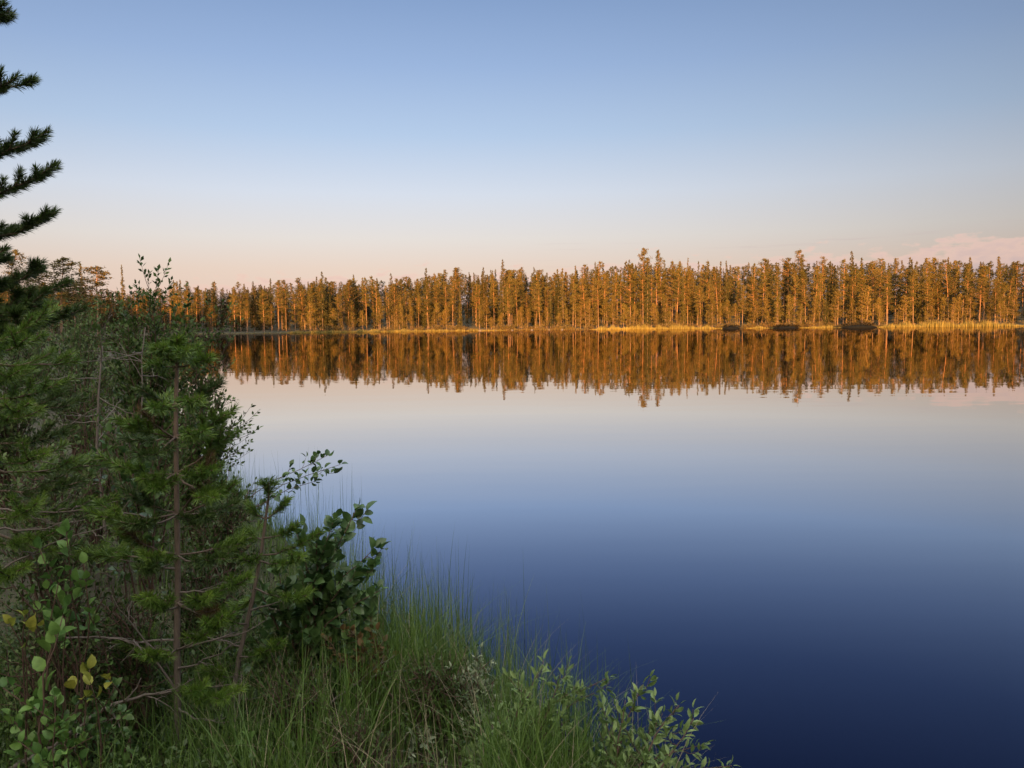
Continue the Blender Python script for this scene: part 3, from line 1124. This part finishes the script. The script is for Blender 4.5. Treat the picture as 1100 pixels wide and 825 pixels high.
def pine_branch(root, start, tip, r, nm='needle', label=None, **kw):
    wd_, nd_ = G(), G()
    bough(wd_, nd_, start, tip, r, **kw)
    b = wd_.part('branch', 'bark', root, root, True)
    if label:
        b['label'] = label
    nd_.part('needles', nm, b, root)
    return b


def dead_twig(g, start, tip, r=0.006, n=4, bend=0.08, fork=0.35):
    L = np.linalg.norm(np.asarray(tip) - start)
    p = curve(start, tip, rng.normal(0, bend * 0.5, 3) * L, 9, 0.010 * L)
    tube(g, p, r, 0.0013, 5)
    for t in rng.uniform(0.25, 0.9, n):
        q, d = poly_at(p, [t])
        e_ = q[0] + nrm(d[0] + rng.normal(0, 0.6, 3)) * L * fork * (1.1 - t) * rng.uniform(0.5, 1.2)
        c = curve(q[0], e_, rng.normal(0, 0.06, 3) * np.linalg.norm(e_ - q[0]), 6, 0.006 * L)
        tube(g, c, r * 0.5, 0.001, 4)
        if rng.random() < 0.6:
            q2, d2 = poly_at(c, [0.6])
            tube(g, curve(q2[0], q2[0] + nrm(d2[0] + rng.normal(0, 0.7, 3)) * L * 0.12, (0, 0, 0), 4, 0.004 * L), r * 0.3, 0.001, 3)


# --- the young pine that stands out in front
b0 = A(190, 822, 2.6)
b0[2] = gz(b0[0], b0[1]) - 0.03
root = empty('young_pine', b0, 'young pine with a bare brown stem and tufted top standing over the lake edge', 'young pine')
stem_px = [(190, 822), (191, 760), (190, 690), (191, 620), (190, 545), (189, 480), (189, 430), (190, 396), (190, 372)]
axis = np.array([A(x, y, 2.6 + 0.02 * i) for i, (x, y) in enumerate(stem_px)])
axis[0] = b0
tr = G()
tube(tr, axis, 0.0128, 0.005, 8)
trunk = tr.part('trunk', 'bark', root, root, True)


def on_axis(ax, z):
    i = int(np.clip(np.searchsorted(ax[:, 2], z) - 1, 0, len(ax) - 2))
    f = (z - ax[i, 2]) / (ax[i + 1, 2] - ax[i, 2])
    return ax[i] + (ax[i + 1] - ax[i]) * f


Yp = 2.62
TIPS = [  # (root height pixel, tip px, tip py, depth offset, lateral length)
    (392, 190, 364, 0.0, 0.06), (393, 214, 372, 0.05, 0.07), (393, 168, 373, -0.05, 0.07), (394, 200, 376, -0.14, 0.07), (394, 182, 378, 0.12, 0.07),
    (396, 226, 384, -0.03, 0.06), (396, 160, 392, 0.04, 0.06),
    (436, 238, 412, 0.04, 0.11), (438, 148, 420, 0.03, 0.10), (437, 214, 428, -0.20, 0.07), (438, 172, 428, 0.22, 0.10),
    (472, 242, 446, -0.03, 0.12), (474, 138, 455, -0.08, 0.12), (473, 150, 470, 0.2, 0.12), (472, 228, 468, 0.20, 0.12),
    (512, 246, 468, 0.05, 0.13), (514, 128, 500, -0.14, 0.13), (513, 228, 506, -0.24, 0.09), (513, 152, 514, -0.24, 0.09),
    (558, 252, 520, -0.10, 0.14), (556, 108, 555, -0.22, 0.14), (557, 236, 545, 0.25, 0.14),
    (600, 262, 580, 0.12, 0.13), (602, 96, 590, 0.16, 0.14), (603, 148, 612, -0.36, 0.12),
    (650, 268, 620, -0.16, 0.13), (655, 158, 640, -0.40, 0.12), (700, 240, 660, -0.32, 0.12), (706, 150, 690, 0.1, 0.12), (473, 150, 490, -0.30, 0.09), (513, 232, 534, -0.30, 0.09), (557, 140, 562, -0.30, 0.09),
    (601, 240, 598, -0.30, 0.09), (437, 164, 438, -0.24, 0.08), (473, 218, 462, -0.24, 0.08), (513, 162, 524, -0.28, 0.08), (557, 222, 552, -0.28, 0.08), (601, 158, 598, -0.30, 0.08), (652, 224, 640, -0.30, 0.08), (700, 158, 704, -0.3, 0.08), (735, 216, 742, -0.3, 0.08), (556, 138, 530, -0.05, 0.11), (600, 128, 572, -0.1, 0.11), (735, 245, 750, -0.36, 0.12)]
for zy, tx, ty, dy, lat in TIPS:
    st = on_axis(axis, A(190, zy, Yp)[2])
    L_ = np.linalg.norm(A(tx, ty, Yp + dy) - st)
    dark = rng.random() < 0.2
    pine_branch(root, st, A(tx, ty, Yp + dy), 0.0040 if L_ > 0.12 else 0.003, 'needle_dark' if dark else 'needle', lat=lat, bare=0.5 if L_ > 0.2 else 0.15,
                nodes=(0.55, 0.78) if L_ > 0.16 else (0.5,), per_m=1700, nl=0.036, nw=0.0023, sag=-0.045 if zy > 420 else -0.02)
for zy, tx, ty, dy in [(558, 228, 486, -0.2), (600, 130, 566, -0.2), (650, 232, 655, -0.25), (474, 152, 440, -0.1)]:
    pine_branch(root, on_axis(axis, A(190, zy, Yp)[2]), A(tx, ty, Yp + dy), 0.0035, 'russet', 'thin branch with rust brown dying needles', lat=0.06, bare=0.6, nodes=(0.8,), per_m=1100, nl=0.03, nw=0.002)
for zy, tx, ty, dy in [(615, 130, 600, -0.1), (640, 262, 628, -0.1), (690, 100, 690, 0.1), (720, 260, 690, -0.15), (745, 120, 640, -0.12), (742, 262, 735, 0.1), (700, 285, 668, 0.0), (760, 246, 775, -0.2)]:
    g = G()
    st = on_axis(axis, A(190, zy, Yp)[2])
    dead_twig(g, st, A(tx, ty, Yp + dy), 0.0045, 3)
    g.part('dead_branch', 'twig', root, root, True)

# --- the thin second pine leaning towards the water
b1 = A(238, 840, 2.75)
b1[2] = gz(b1[0], b1[1]) - 0.03
root = empty('young_pine', b1, 'thin crooked pine sapling leaning to the water beside the dark leafy shrub', 'young pine')
axis = np.array([b1, A(246, 770, 2.78), A(258, 700, 2.82), (A(272, 640, 2.86)), A(281, 590, 2.88), A(287, 545, 2.9), A(289, 530, 2.9)])
tr = G()
tube(tr, axis, 0.011, 0.004, 7)
tr.part('trunk', 'bark', root, root, True)
for zy, tx, ty, dy, lat in [(545, 289, 518, 0, 0.06), (560, 306, 540, 0.03, 0.06), (560, 270, 548, 0, 0.06), (580, 318, 566, -0.05, 0.07), (582, 268, 570, 0.08, 0.07),
                            (598, 345, 572, -0.05, 0.09), (604, 322, 598, -0.18, 0.09), (606, 262, 600, -0.14, 0.09), (632, 330, 640, -0.2, 0.09), (640, 258, 650, 0.1, 0.09),
                            (668, 232, 655, -0.2, 0.10), (700, 300, 690, -0.25, 0.09), (720, 225, 720, -0.2, 0.09)]:
    st = on_axis(axis, A(275, zy, 2.86)[2])
    pine_branch(root, st, A(tx, ty, 2.86 + dy), 0.004, 'needle', lat=lat, bare=0.3, nodes=(0.6, 0.82), per_m=1600, nl=0.035, nw=0.0023)
for zy, tx, ty in [(655, 330, 640), (690, 205, 680), (745, 330, 735)]:
    g = G()
    dead_twig(g, on_axis(axis, A(270, zy, 2.86)[2]), A(tx, ty, 2.8), 0.004, 3)
    g.part('dead_branch', 'twig', root, root, True)

# --- the tall pine whose boughs reach in from beyond the frame
Yt = 4.9
b2 = foot(-125, Yt)
root = empty('tall_pine', b2, 'tall dark pine whose long boughs reach in against the sky', 'pine tree')
axis = np.array([b2, A(-123, 400, Yt), A(-121, 200, Yt), A(-119, 0, Yt), A(-118, -160, Yt)])
tr = G()
tube(tr, axis, 0.075, 0.02, 10)
tr.part('trunk', 'bark', root, root, True)
for zy, tx, ty, dy, lat in [(30, 8, 12, 0.1, 0.24), (100, 20, 84, -0.1, 0.24), (180, 52, 142, 0.05, 0.22), (215, 58, 176, -0.15, 0.22), (262, 60, 228, 0.1, 0.23),
                            (300, 4, 268, -0.3, 0.22), (325, 44, 288, 0.25, 0.22), (335, 74, 302, 0.1, 0.23), (340, 50, 314, -0.4, 0.28), (358, 90, 330, 0.35, 0.22), (376, 40, 338, -0.5, 0.28),
                            (-60, -40, -70, 0, 0.25), (-110, -70, -130, 0, 0.2), (60, -230, 30, 0.3, 0.3), (150, -260, 120, -0.2, 0.3), (220, -280, 190, 0.4, 0.3), (310, -300, 290, -0.2, 0.3)]:
    st = on_axis(axis, A(-120, zy, Yt)[2])
    pine_branch(root, st, A(tx, ty, Yt + dy), 0.014, 'needle_dark', lat=lat, bare=0.3, nodes=(0.46, 0.56, 0.66, 0.76, 0.87), per_m=1500, nl=0.058, nw=0.0038, sag=-0.10)

# --- the bushy young pine at the edge of the view
Yl = 2.75
b3 = foot(-35, Yl)
root = empty('young_pine', b3, 'bushy young pine with bright tufted boughs beside the dark bushes', 'young pine')
axis = np.array([b3, A(-34, 600, Yl), A(-32, 450, Yl), A(-30, 330, Yl), A(-30, 270, Yl)])
tr = G()
tube(tr, axis, 0.024, 0.008, 8)
tr.part('trunk', 'bark', root, root, True)
for zy, tx, ty, dy, lat in [(372, 50, 338, 0.1, 0.14), (375, 30, 362, -0.2, 0.14), (385, 78, 384, 0.25, 0.15), (400, 20, 398, -0.3, 0.14), (425, 62, 412, -0.05, 0.16), (430, 92, 428, 0.2, 0.16),
                            (440, 30, 432, -0.35, 0.14), (470, 80, 462, 0.0, 0.16), (480, 48, 486, -0.3, 0.15), (500, 108, 492, 0.25, 0.17), (520, 88, 516, -0.05, 0.16), (540, 40, 540, -0.4, 0.15),
                            (548, 126, 532, 0.2, 0.15), (560, 150, 592, 0.0, 0.14), (570, 60, 572, -0.25, 0.15), (600, 25, 610, -0.4, 0.14)]:
    st = on_axis(axis, A(-32, zy, Yl)[2])
    pine_branch(root, st, A(tx, ty, Yl + dy), 0.006, 'needle' if rng.random() < 0.65 else 'needle_dark', lat=lat, bare=0.35, nodes=(0.45, 0.62, 0.8), per_m=1500, nl=0.037, nw=0.0021, sag=-0.09)
for zy, tx, ty in [(505, 60, 500), (540, 110, 545), (570, 90, 556), (640, 130, 560)]:
    g = G()
    dead_twig(g, on_axis(axis, A(-32, zy, Yl)[2]), A(tx, ty, Yl - 0.1), 0.005, 4)
    g.part('dead_branch', 'twig', root, root, True)


# --- leafy shrubs
def shrub(name, label, cat, base, tips, leaf_mat_, wood='brown_twig', size=0.045, kind='oval', per_m=70, start=0.35, r=0.006, twigs=5, twig_len=0.16, sway=0.10, tint=None, group=None, parts=True, flat=0.6, lift=0.3):
    base = np.asarray(base, float)
    root = empty(name, base, label, cat, group)
    ws, ls = G(), G()
    for tip in tips:
        if parts:
            ws, ls = G(), G()
        tip = np.asarray(tip, float)
        b = base + np.append(rng.normal(0, 0.025, 2), 0)
        L = np.linalg.norm(tip - b)
        hz = (tip - b) * np.array([1, 1, 0])
        p = curve(b, tip, -hz * 0.22 + np.append(rng.normal(0, sway * 0.3, 2), 0.10 * np.linalg.norm(hz)), 9, 0.008 * L)
        tube(ws, p, r * rng.uniform(0.8, 1.2), 0.0014, 5)
        lines = [(p, start)]
        for t in np.linspace(start * 0.9, 0.93, twigs) + rng.normal(0, 0.02, twigs):
            q, d = poly_at(p, [t])
            dd = nrm(d[0] * 0.7 + rng.normal(0, 0.55, 3) + np.array([0, 0, lift]))
            e_ = q[0] + dd * twig_len * (1.15 - 0.6 * t) * rng.uniform(0.5, 1.2)
            c = curve(q[0], e_, (0, 0, -0.02), 4)
            tube(ws, c, r * 0.35, 0.0010, 3)
            lines.append((c, 0.12))
        for c, s0 in lines:
            ln = np.linalg.norm(np.diff(c, axis=0), axis=1).sum() * (1 - s0)
            n = max(int(ln * per_m), 3)
            t = np.append(np.sort(s0 + (1 - s0) * rng.random(n - 1)), 1.0)
            q, d = poly_at(c, t)
            ld = nrm(d * 0.55 + perp(d) * 0.8 + np.array([0, 0, lift]))
            ld[-1] = d[-1]
            leaves(ls, q + ld * 0.004, ld, size * rng.uniform(0.6, 1.12, n), kind, flat, tint)
        if parts:
            st = ws.part('stem', wood, root, root, True)
            ls.part('leaves', leaf_mat_, st, root)
    if not parts:
        ws.part('stems', wood, root, root, True)
        ls.part('leaves', leaf_mat_, root, root)
    return root


def T(Y, *pts):
    return [A(x, y, Y + rng.uniform(-0.10, 0.10) * Y / 3) for x, y in pts]


shrub('leafy_shrub', 'dark green broad-leaved shrub standing against the blue water beside tall grass', 'shrub', foot(328, 3.05),
      T(3.05, (386, 546), (366, 572), (404, 588), (342, 574), (398, 610), (352, 600), (408, 634), (378, 622), (330, 612), (352, 650), (312, 640), (292, 668), (330, 684), (372, 676), (396, 662), (350, 700), (300, 610), (282, 640), (318, 570), (372, 640), (320, 720), (384, 690), (276, 690), (360, 560)),
      'aspen', size=0.052, kind='oval', per_m=80, start=0.4, twigs=5, twig_len=0.13)
shrub('arching_shrub', 'thin arching twig with small dark leaves reaching out over the lake', 'shrub', foot(222, 4.3),
      [A(364, 500, 4.3), A(338, 516, 4.32), A(350, 488, 4.25), A(246, 506, 4.2)], 'aspen', size=0.042, kind='oval', per_m=60, start=0.76, twigs=4, twig_len=0.16, lift=0.1, r=0.005)
shrub('willow_shrub', 'grey green willow at the bank foot with stems fanning before the tall grass', 'shrub', foot(545, 2.42),
      T(2.5, (655, 728), (640, 744), (604, 724), (578, 722), (560, 738), (546, 762), (612, 772), (522, 792), (584, 790), (630, 800), (560, 812), (500, 812)),
      'willow', size=0.036, kind='lance', per_m=130, start=0.35, twigs=6, twig_len=0.12, r=0.005)
shrub('willow_shrub', 'spreading willow with pale leaves hanging over open dark blue water', 'shrub', foot(668, 2.28),
      T(2.4, (784, 822), (756, 800), (746, 772), (728, 758), (692, 736), (706, 770), (672, 752), (650, 772), (716, 806), (690, 806), (740, 822), (634, 818), (662, 812)),
      'willow', size=0.036, kind='lance', per_m=130, start=0.35, twigs=6, twig_len=0.12, r=0.005)
shrub('bog_myrtle', 'pale grey green bog myrtle bush among tall grass at the bank edge', 'shrub', foot(496, 2.8),
      T(2.75, (512, 704), (524, 712), (500, 716), (534, 728), (490, 728), (518, 738), (505, 745), (540, 752), (474, 746), (526, 766)), 'myrtle', size=0.026, kind='lance', per_m=150, start=0.3, twigs=6, twig_len=0.10)
shrub('russet_shrub', 'low russet and yellow shrub under the dark broad-leaved shrub', 'shrub', foot(392, 2.9),
      T(2.85, (352, 690), (375, 678), (398, 676), (412, 690), (385, 700), (365, 712), (420, 706)), 'russet', size=0.03, kind='oval', per_m=70, start=0.3, twigs=4, twig_len=0.08)
shrub('myrtle_sprig', 'small whitish green sprig standing alone in the short grass', 'shrub', foot(446, 2.55), T(2.55, (446, 788), (436, 800), (456, 798), (440, 812)), 'myrtle', size=0.034, kind='lance', per_m=80, start=0.25, twigs=2, twig_len=0.05)
shrub('leafy_sapling', 'broad light green leaves of an alder sapling under the bushy pine', 'sapling', foot(70, 2.45),
      T(2.4, (70, 572), (92, 606), (44, 592), (62, 622), (80, 640), (30, 632), (98, 660), (54, 655)), 'bright', size=0.043, kind='oval', per_m=44, start=0.8, twigs=2, twig_len=0.06, r=0.0035)
shrub('yellow_sapling', 'small sapling with large yellow leaves low against the dark ground', 'sapling', foot(96, 2.3), T(2.25, (94, 722), (100, 732), (112, 730), (80, 742), (98, 744)), 'yellow', size=0.040, kind='oval', per_m=26, start=0.88, twigs=0, twig_len=0.03, r=0.0035)
shrub('yellow_sapling', 'yellow leaved sapling standing beside one broad green leaf', 'sapling', foot(28, 2.3), T(2.25, (26, 660), (38, 664), (12, 668), (30, 676)), 'yellow', size=0.040, kind='oval', per_m=26, start=0.88, twigs=0, twig_len=0.03, r=0.0035)
shrub('green_sapling', 'single broad green leafed seedling beside yellow leaves', 'sapling', foot(66, 2.28), T(2.28, (66, 664), (60, 680)), 'bright', size=0.06, kind='oval', per_m=24, start=0.7, twigs=1, twig_len=0.03)
shrub('green_sapling', 'small fresh green seedling at the foot of the thin sapling', 'sapling', foot(262, 2.45), T(2.4, (266, 796), (256, 808), (232, 812), (274, 806)), 'bright', size=0.04, kind='oval', per_m=50, start=0.3, twigs=2, twig_len=0.05)
shrub('blueberry_bush', 'leafy dark seedlings on the ground behind the bare pine stem', 'shrub', foot(150, 3.0), T(3.0, (130, 470), (150, 490), (112, 480), (165, 500), (140, 515), (95, 490), (170, 470), (120, 520)), 'aspen', size=0.036, kind='oval', per_m=40, start=0.55, twigs=4, twig_len=0.14)


# the dark thicket along the bank
def thicket(label, px, top, wpx, Y, n, leafm, size, per_m, tw=7, extra=(), wood='brown_twig', kind='simple', group=None):
    b = foot(px, Y)
    tips = list(extra)
    for _ in range(n):
        u = rng.uniform(-1, 1)
        low = rng.random() ** 1.4
        bottom = at(px, 350, Y).z
        py = top + (1 - math.sqrt(1 - u * u * 0.9)) * wpx * 0.8 + low * (to_px((b[0], Y, b[2] + 0.25))[1] - top - wpx * 0.2) * 0.8
        tips.append(A(px + u * wpx * 0.5, py, Y + rng.uniform(-0.35, 0.35) * wpx / F0 * Y))
    return shrub('bush', label, 'bush', b, tips, leafm, wood, size=size, kind=kind, per_m=per_m, start=0.3, r=0.008, twigs=tw, twig_len=0.30 * Y / 6 + 0.08, parts=False, group=group)


thicket('tall dark bush whose wind-bent tips stand against the sky and lit forest', 165, 318, 110, 6.0, 26, 'bush', 0.048, 75,
        extra=[A(172, 291, 6), A(160, 298, 6), A(150, 306, 6), A(182, 300, 6), A(204, 322, 6), A(140, 312, 6), A(132, 318, 6.1), A(190, 330, 6)])
thicket('dark bush leaning over the lake with tips before the lit reflection', 212, 348, 70, 7.5, 18, 'bush', 0.045, 50, extra=[A(238, 322, 7.5), A(246, 330, 7.5), A(230, 334, 7.5), A(256, 344, 7.5)])
thicket('greyish bush behind the bushy young pine', 92, 326, 130, 7.5, 30, 'bush_grey', 0.045, 50)
thicket('dense bush at the view edge under the tall pine', 12, 330, 150, 6.0, 30, 'bush_grey', 0.045, 50)
thicket('dark bush with small leaves behind the pine stem, over the water', 212, 408, 78, 5.0, 26, 'bush', 0.036, 70, extra=[A(246, 430, 5), A(250, 448, 5), A(244, 470, 5), A(236, 425, 5)])
thicket('dark leafy bush right behind the pine stem', 160, 420, 110, 4.4, 26, 'bush', 0.034, 70)
thicket('brown twiggy bush below the greyish bush', 105, 400, 110, 4.8, 24, 'bush', 0.030, 50)
thicket('dull green bush under the bushy pine boughs', 55, 450, 120, 3.7, 26, 'bush_grey', 0.03, 70)
thicket('low heathy bush beneath the arching twig', 238, 520, 80, 4.0, 22, 'heath', 0.026, 90)
thicket('low bush between the two young pines', 215, 590, 90, 3.3, 22, 'heath', 0.024, 90)
thicket('bush further along the bank in deep shade', 140, 338, 120, 11, 24, 'bush', 0.06, 40)
thicket('bush on the bank bend where the water begins', 186, 345, 60, 15, 18, 'bush', 0.07, 36)
thicket('dark bush far along the bank under the shaded pines', 95, 330, 110, 18, 24, 'bush', 0.08, 30)
thicket('tangled bush far back under the dome-topped pine', 40, 325, 120, 14, 24, 'bush_grey', 0.07, 34)
thicket('low dark heath bush beside the yellow leaves', 60, 560, 120, 2.9, 20, 'heath', 0.024, 80)
thicket('low heath bush at the pine foot by the fallen branch', 140, 640, 100, 2.75, 20, 'heath', 0.022, 80)

thicket('low heath bush with greyish leaves under the alder sapling', 60, 660, 110, 2.6, 18, 'bush_grey', 0.022, 90)

thicket('dark brown heath tuft in a hollow of the grass', 466, 722, 70, 2.75, 14, 'heath', 0.016, 120)
thicket('low green heath tuft where the grass begins', 318, 745, 80, 2.6, 12, 'heath', 0.018, 100)
thicket('small heath bush at the bottom of the grass', 375, 790, 70, 2.45, 10, 'bush_grey', 0.018, 100)
shrub('myrtle_sprig', 'pale sprigs by the foot of the bog myrtle', 'shrub', foot(520, 2.6), T(2.6, (514, 770), (530, 778), (498, 776), (545, 785), (520, 792)), 'myrtle', size=0.030, kind='lance', per_m=100, start=0.25, twigs=4, twig_len=0.06)

shrub('leafy_seedling', 'fresh green seedlings crowded in the corner below the yellow leaves', 'seedling', foot(45, 2.2), T(2.2, (10, 770), (34, 762), (58, 772), (82, 764), (22, 796), (70, 798), (48, 810), (100, 792), (2, 740), (60, 748)), 'bright', size=0.034, kind='oval', per_m=70, start=0.35, twigs=3, twig_len=0.06, r=0.003)
shrub('blueberry_bush', 'dark small leaved bush round the foot of the yellow sapling', 'shrub', foot(110, 2.35), T(2.3, (80, 756), (100, 752), (120, 760), (136, 768), (92, 782), (112, 790), (140, 790), (66, 770), (124, 736)), 'aspen', size=0.026, kind='oval', per_m=110, start=0.3, twigs=4, twig_len=0.06, r=0.003)

# dead saplings and branches
for pts, Y, label, r in [([(112, 560), (104, 480), (106, 420), (110, 372)], 4.3, 'bare dead sapling stem standing in the brown twiggy bush', 0.011),
                         ([(150, 470), (153, 420), (152, 385), (156, 352)], 5.2, 'pale thin dead stem leaning before the tall dark bush', 0.008)]:
    p = np.array([A(x, y, Y) for x, y in pts])
    base_ = p[0].copy()
    base_[2] = gz(base_[0], base_[1]) - 0.02
    root = empty('dead_sapling', base_, label, 'dead sapling')
    g = G()
    tube(g, np.concatenate([[base_], p]), r, 0.003, 6)
    for _ in range(9):
        q, d = poly_at(p, [rng.uniform(0, 0.95)])
        dead_twig(g, q[0], q[0] + nrm(rng.normal(0, 1, 3) * (1, 1, 0.5) + (0, 0, 0.2)) * rng.uniform(0.2, 0.5), 0.003, 3)
    g.part('stem', 'twig', root, root, True)


def branch_on_ground(label, pts, Y, r, n=6):
    p = np.array([A(x, y, Y + 0.05 * i) for i, (x, y) in enumerate(pts)])
    root = empty('dead_branch', p[0], label, 'dead branch')
    g = G()
    tt = np.linspace(0, 1, 16)
    c, _d = poly_at(p, tt)
    c = c + rng.normal(0, 0.004, c.shape)
    tube(g, c, r, 0.003, 6)
    for t in rng.uniform(0.1, 0.95, n):
        q, d = poly_at(p, [t])
        dead_twig(g, q[0], q[0] + nrm(d[0] * 0.5 + rng.normal(0, 0.7, 3)) * rng.uniform(0.08, 0.22), 0.003, 2)
    g.part('limb', 'twig', root, root, True)


branch_on_ground('long dead grey branch slanting up from the ground to the pine foot', [(0, 832), (60, 800), (105, 765), (150, 748), (186, 742)], 2.35, 0.009, 9)
branch_on_ground('pale dead stick arching across the short grass', [(340, 772), (368, 745), (400, 726), (440, 718)], 2.75, 0.004, 2)
branch_on_ground('dead twig lying over the heath beside yellow leaves', [(40, 690), (90, 684), (140, 686), (180, 700)], 2.5, 0.004, 6)
branch_on_ground('thin dead branch lying under the bushy pine boughs', [(-10, 560), (50, 552), (110, 548), (160, 556)], 2.8, 0.004, 6)
branch_on_ground('crooked dead stick rising out of the bog myrtle', [(452, 806), (480, 770), (500, 742), (528, 735)], 2.7, 0.004, 5)
branch_on_ground('pale birch stick standing below the thin sapling', [(225, 830), (240, 800), (252, 770), (256, 745)], 2.5, 0.006, 3)


# ground cover: heath, grass, rushes
def scatter(n, x0, x1, y0, y1, lo=0.03, hi=99, fall=0.0):
    p = np.stack([rng.uniform(x0, x1, n), rng.uniform(y0, y1, n)], -1)
    d = shore(p)
    keep = (d > lo) & (d < hi)
    if fall:
        keep &= rng.random(n) < np.exp(-(p[:, 1] - y0) * fall)
    p = p[keep]
    return np.concatenate([p, height(p)[:, None]], 1)


g = G()
sp = np.concatenate([scatter(60000, -9, 0.9, 0.9, 13, 0.05, fall=0.4), scatter(9000, -2.6, -0.7, 1.7, 3.4, 0.05)])
stem_h = (0.05 + 0.30 * rng.random(len(sp)) ** 1.6) * (0.8 + 0.4 * np.sin(sp[:, 0] * 5) * np.sin(sp[:, 1] * 4)) * np.where(sp[:, 1] < 2.75, 0.72, 1.0) * np.where(np.hypot(sp[:, 0] - b0[0], (sp[:, 1] - b0[1]) * 0.5) < 0.2, 0.35, 1.0)
pos = np.repeat(sp, 5, 0) + np.concatenate([rng.normal(0, 0.02, (len(sp) * 5, 2)), (np.repeat(stem_h, 5) * rng.uniform(0.3, 1.0, len(sp) * 5))[:, None]], 1)
dr = nrm(rng.normal(0, 1, pos.shape) + np.array([0, 0, 0.5]))
leaves(g, pos, dr, rng.uniform(0.014, 0.030, len(pos)), 'simple', 0.7)
hs = g
g2 = G()
tops = sp + np.concatenate([rng.normal(0, 0.02, (len(sp), 2)), stem_h[:, None]], 1)
blades(g2, sp[::2], stem_h[::2], 0.0022, rng.uniform(0, 0.4, len(sp[::2])), rng.uniform(0, 6.28, len(sp[::2])), 2, 0.2)
o = hs.build('undergrowth', 'heath')
tag(o, 'dark heath and blueberry cover under the pines', 'undergrowth', None, 'stuff')
g2.build('stems', 'brown_twig', o)

g = G()
b = scatter(26000, -1.25, 0.45, 1.9, 3.9, -0.10, 1.5)
kx = np.clip((b[:, 0] + 1.15) / 0.5, 0, 1)
patch = 0.45 + 0.55 * np.sin(b[:, 0] * 6.1 + 1.1 + np.sin(b[:, 1] * 4.3)) * np.sin(b[:, 1] * 5.7 + 0.8)
b = b[rng.random(len(b)) < (0.08 + 0.5 * kx) * np.clip(0.05 + 1.15 * patch, 0, 1)]
n = len(b)
clump = 0.5 + 0.5 * np.sin(b[:, 0] * 9 + 2 * np.sin(b[:, 1] * 5)) * np.sin(b[:, 1] * 8)
hh = (0.16 + 0.24 * clump) * rng.uniform(0.5, 1.6, n)
blades(g, b, hh, 0.0041, np.abs(rng.normal(0.25, 0.28, n)).clip(0, 1), rng.uniform(0, 6.28, n), 6, rng.random(n) * 0.5 + 0.4 * clump)
o = g.build('grass', 'grass')
tag(o, 'green grass growing on the bank down to the water', 'grass', None, 'stuff')
g = G()
b = np.concatenate([scatter(4200, -5.5, -1.2, 1.6, 8, 0.0, 3, fall=0.2), scatter(2200, -2.4, -0.8, 1.7, 3.2, 0.0, 4)])
n = len(b)
blades(g, b, rng.uniform(0.15, 0.4, n), 0.0032, rng.uniform(0.05, 0.8, n), rng.uniform(0, 6.28, n), 5)
o = g.build('bank_grass', 'grass')
tag(o, 'thin grass among the heath of the near bank', 'grass', None, 'stuff')
g = G()
b = scatter(900, -1.3, 0.5, 1.9, 3.8, 0.0, 1.2)
n = len(b)
blades(g, b, rng.uniform(0.15, 0.5, n), 0.003, rng.uniform(0.3, 0.95, n), rng.uniform(0, 6.28, n), 6)
o = g.build('dry_grass', 'straw')
tag(o, 'dry straw coloured blades in the green grass', 'dry grass', None, 'stuff')
# tall sedges at the water's edge
g = G()
b = np.concatenate([scatter(16000, -1.35, 0.10, 2.75, 5.4, -0.16, 0.42), scatter(2600, -4, -1.2, 5, 9.5, -0.35, 0.2)])
b[:, 2] = np.maximum(b[:, 2], -0.1)
cl = 0.5 + 0.5 * np.sin(b[:, 0] * 11 + 1.3) * np.sin(b[:, 1] * 7 + 0.5)
keep = rng.random(len(b)) < 0.06 + 0.40 * cl ** 2
b, cl = b[keep], cl[keep]
n = len(b)
hh = (0.20 + 0.24 * cl) * rng.uniform(0.55, 1.7, n)
blades(g, b, hh, 0.0040, np.abs(rng.normal(0.08, 0.14, n)), rng.uniform(0, 6.28, n), 6, 0.3 + 0.4 * cl)
o = g.build('tall_sedge', 'sedge')
tag(o, 'tall upright sedge standing along the water edge', 'sedge', None, 'stuff')
g = G()
b = scatter(7000, -4.2, -0.9, 3.9, 9.0, -0.05, 1.1)
n = len(b)
blades(g, b, rng.uniform(0.12, 0.42, n), 0.0042, np.abs(rng.normal(0.25, 0.25, n)).clip(0, 1), rng.uniform(0, 6.28, n), 5)
o = g.build('bank_sedge', 'grass')
tag(o, 'sedge covering the bank edge below the arching twig', 'sedge', None, 'stuff')
# sparse thin rushes standing in the water
g = G()
b = np.concatenate([scatter(130, -0.9, 0.5, 3.0, 4.6, -0.55, -0.08), scatter(110, -3.6, -1.3, 4.8, 8.0, -0.9, -0.1)])
b[:, 2] = -0.15
n = len(b)
blades(g, b, rng.uniform(0.25, 0.62, n) + 0.1, 0.0040, np.abs(rng.normal(0, 0.07, n)), rng.uniform(0, 6.28, n), 6, 0.2)
o = g.build('rushes', 'sedge')
tag(o, 'sparse thin rushes standing in the water by the bank', 'rushes', None, 'stuff')
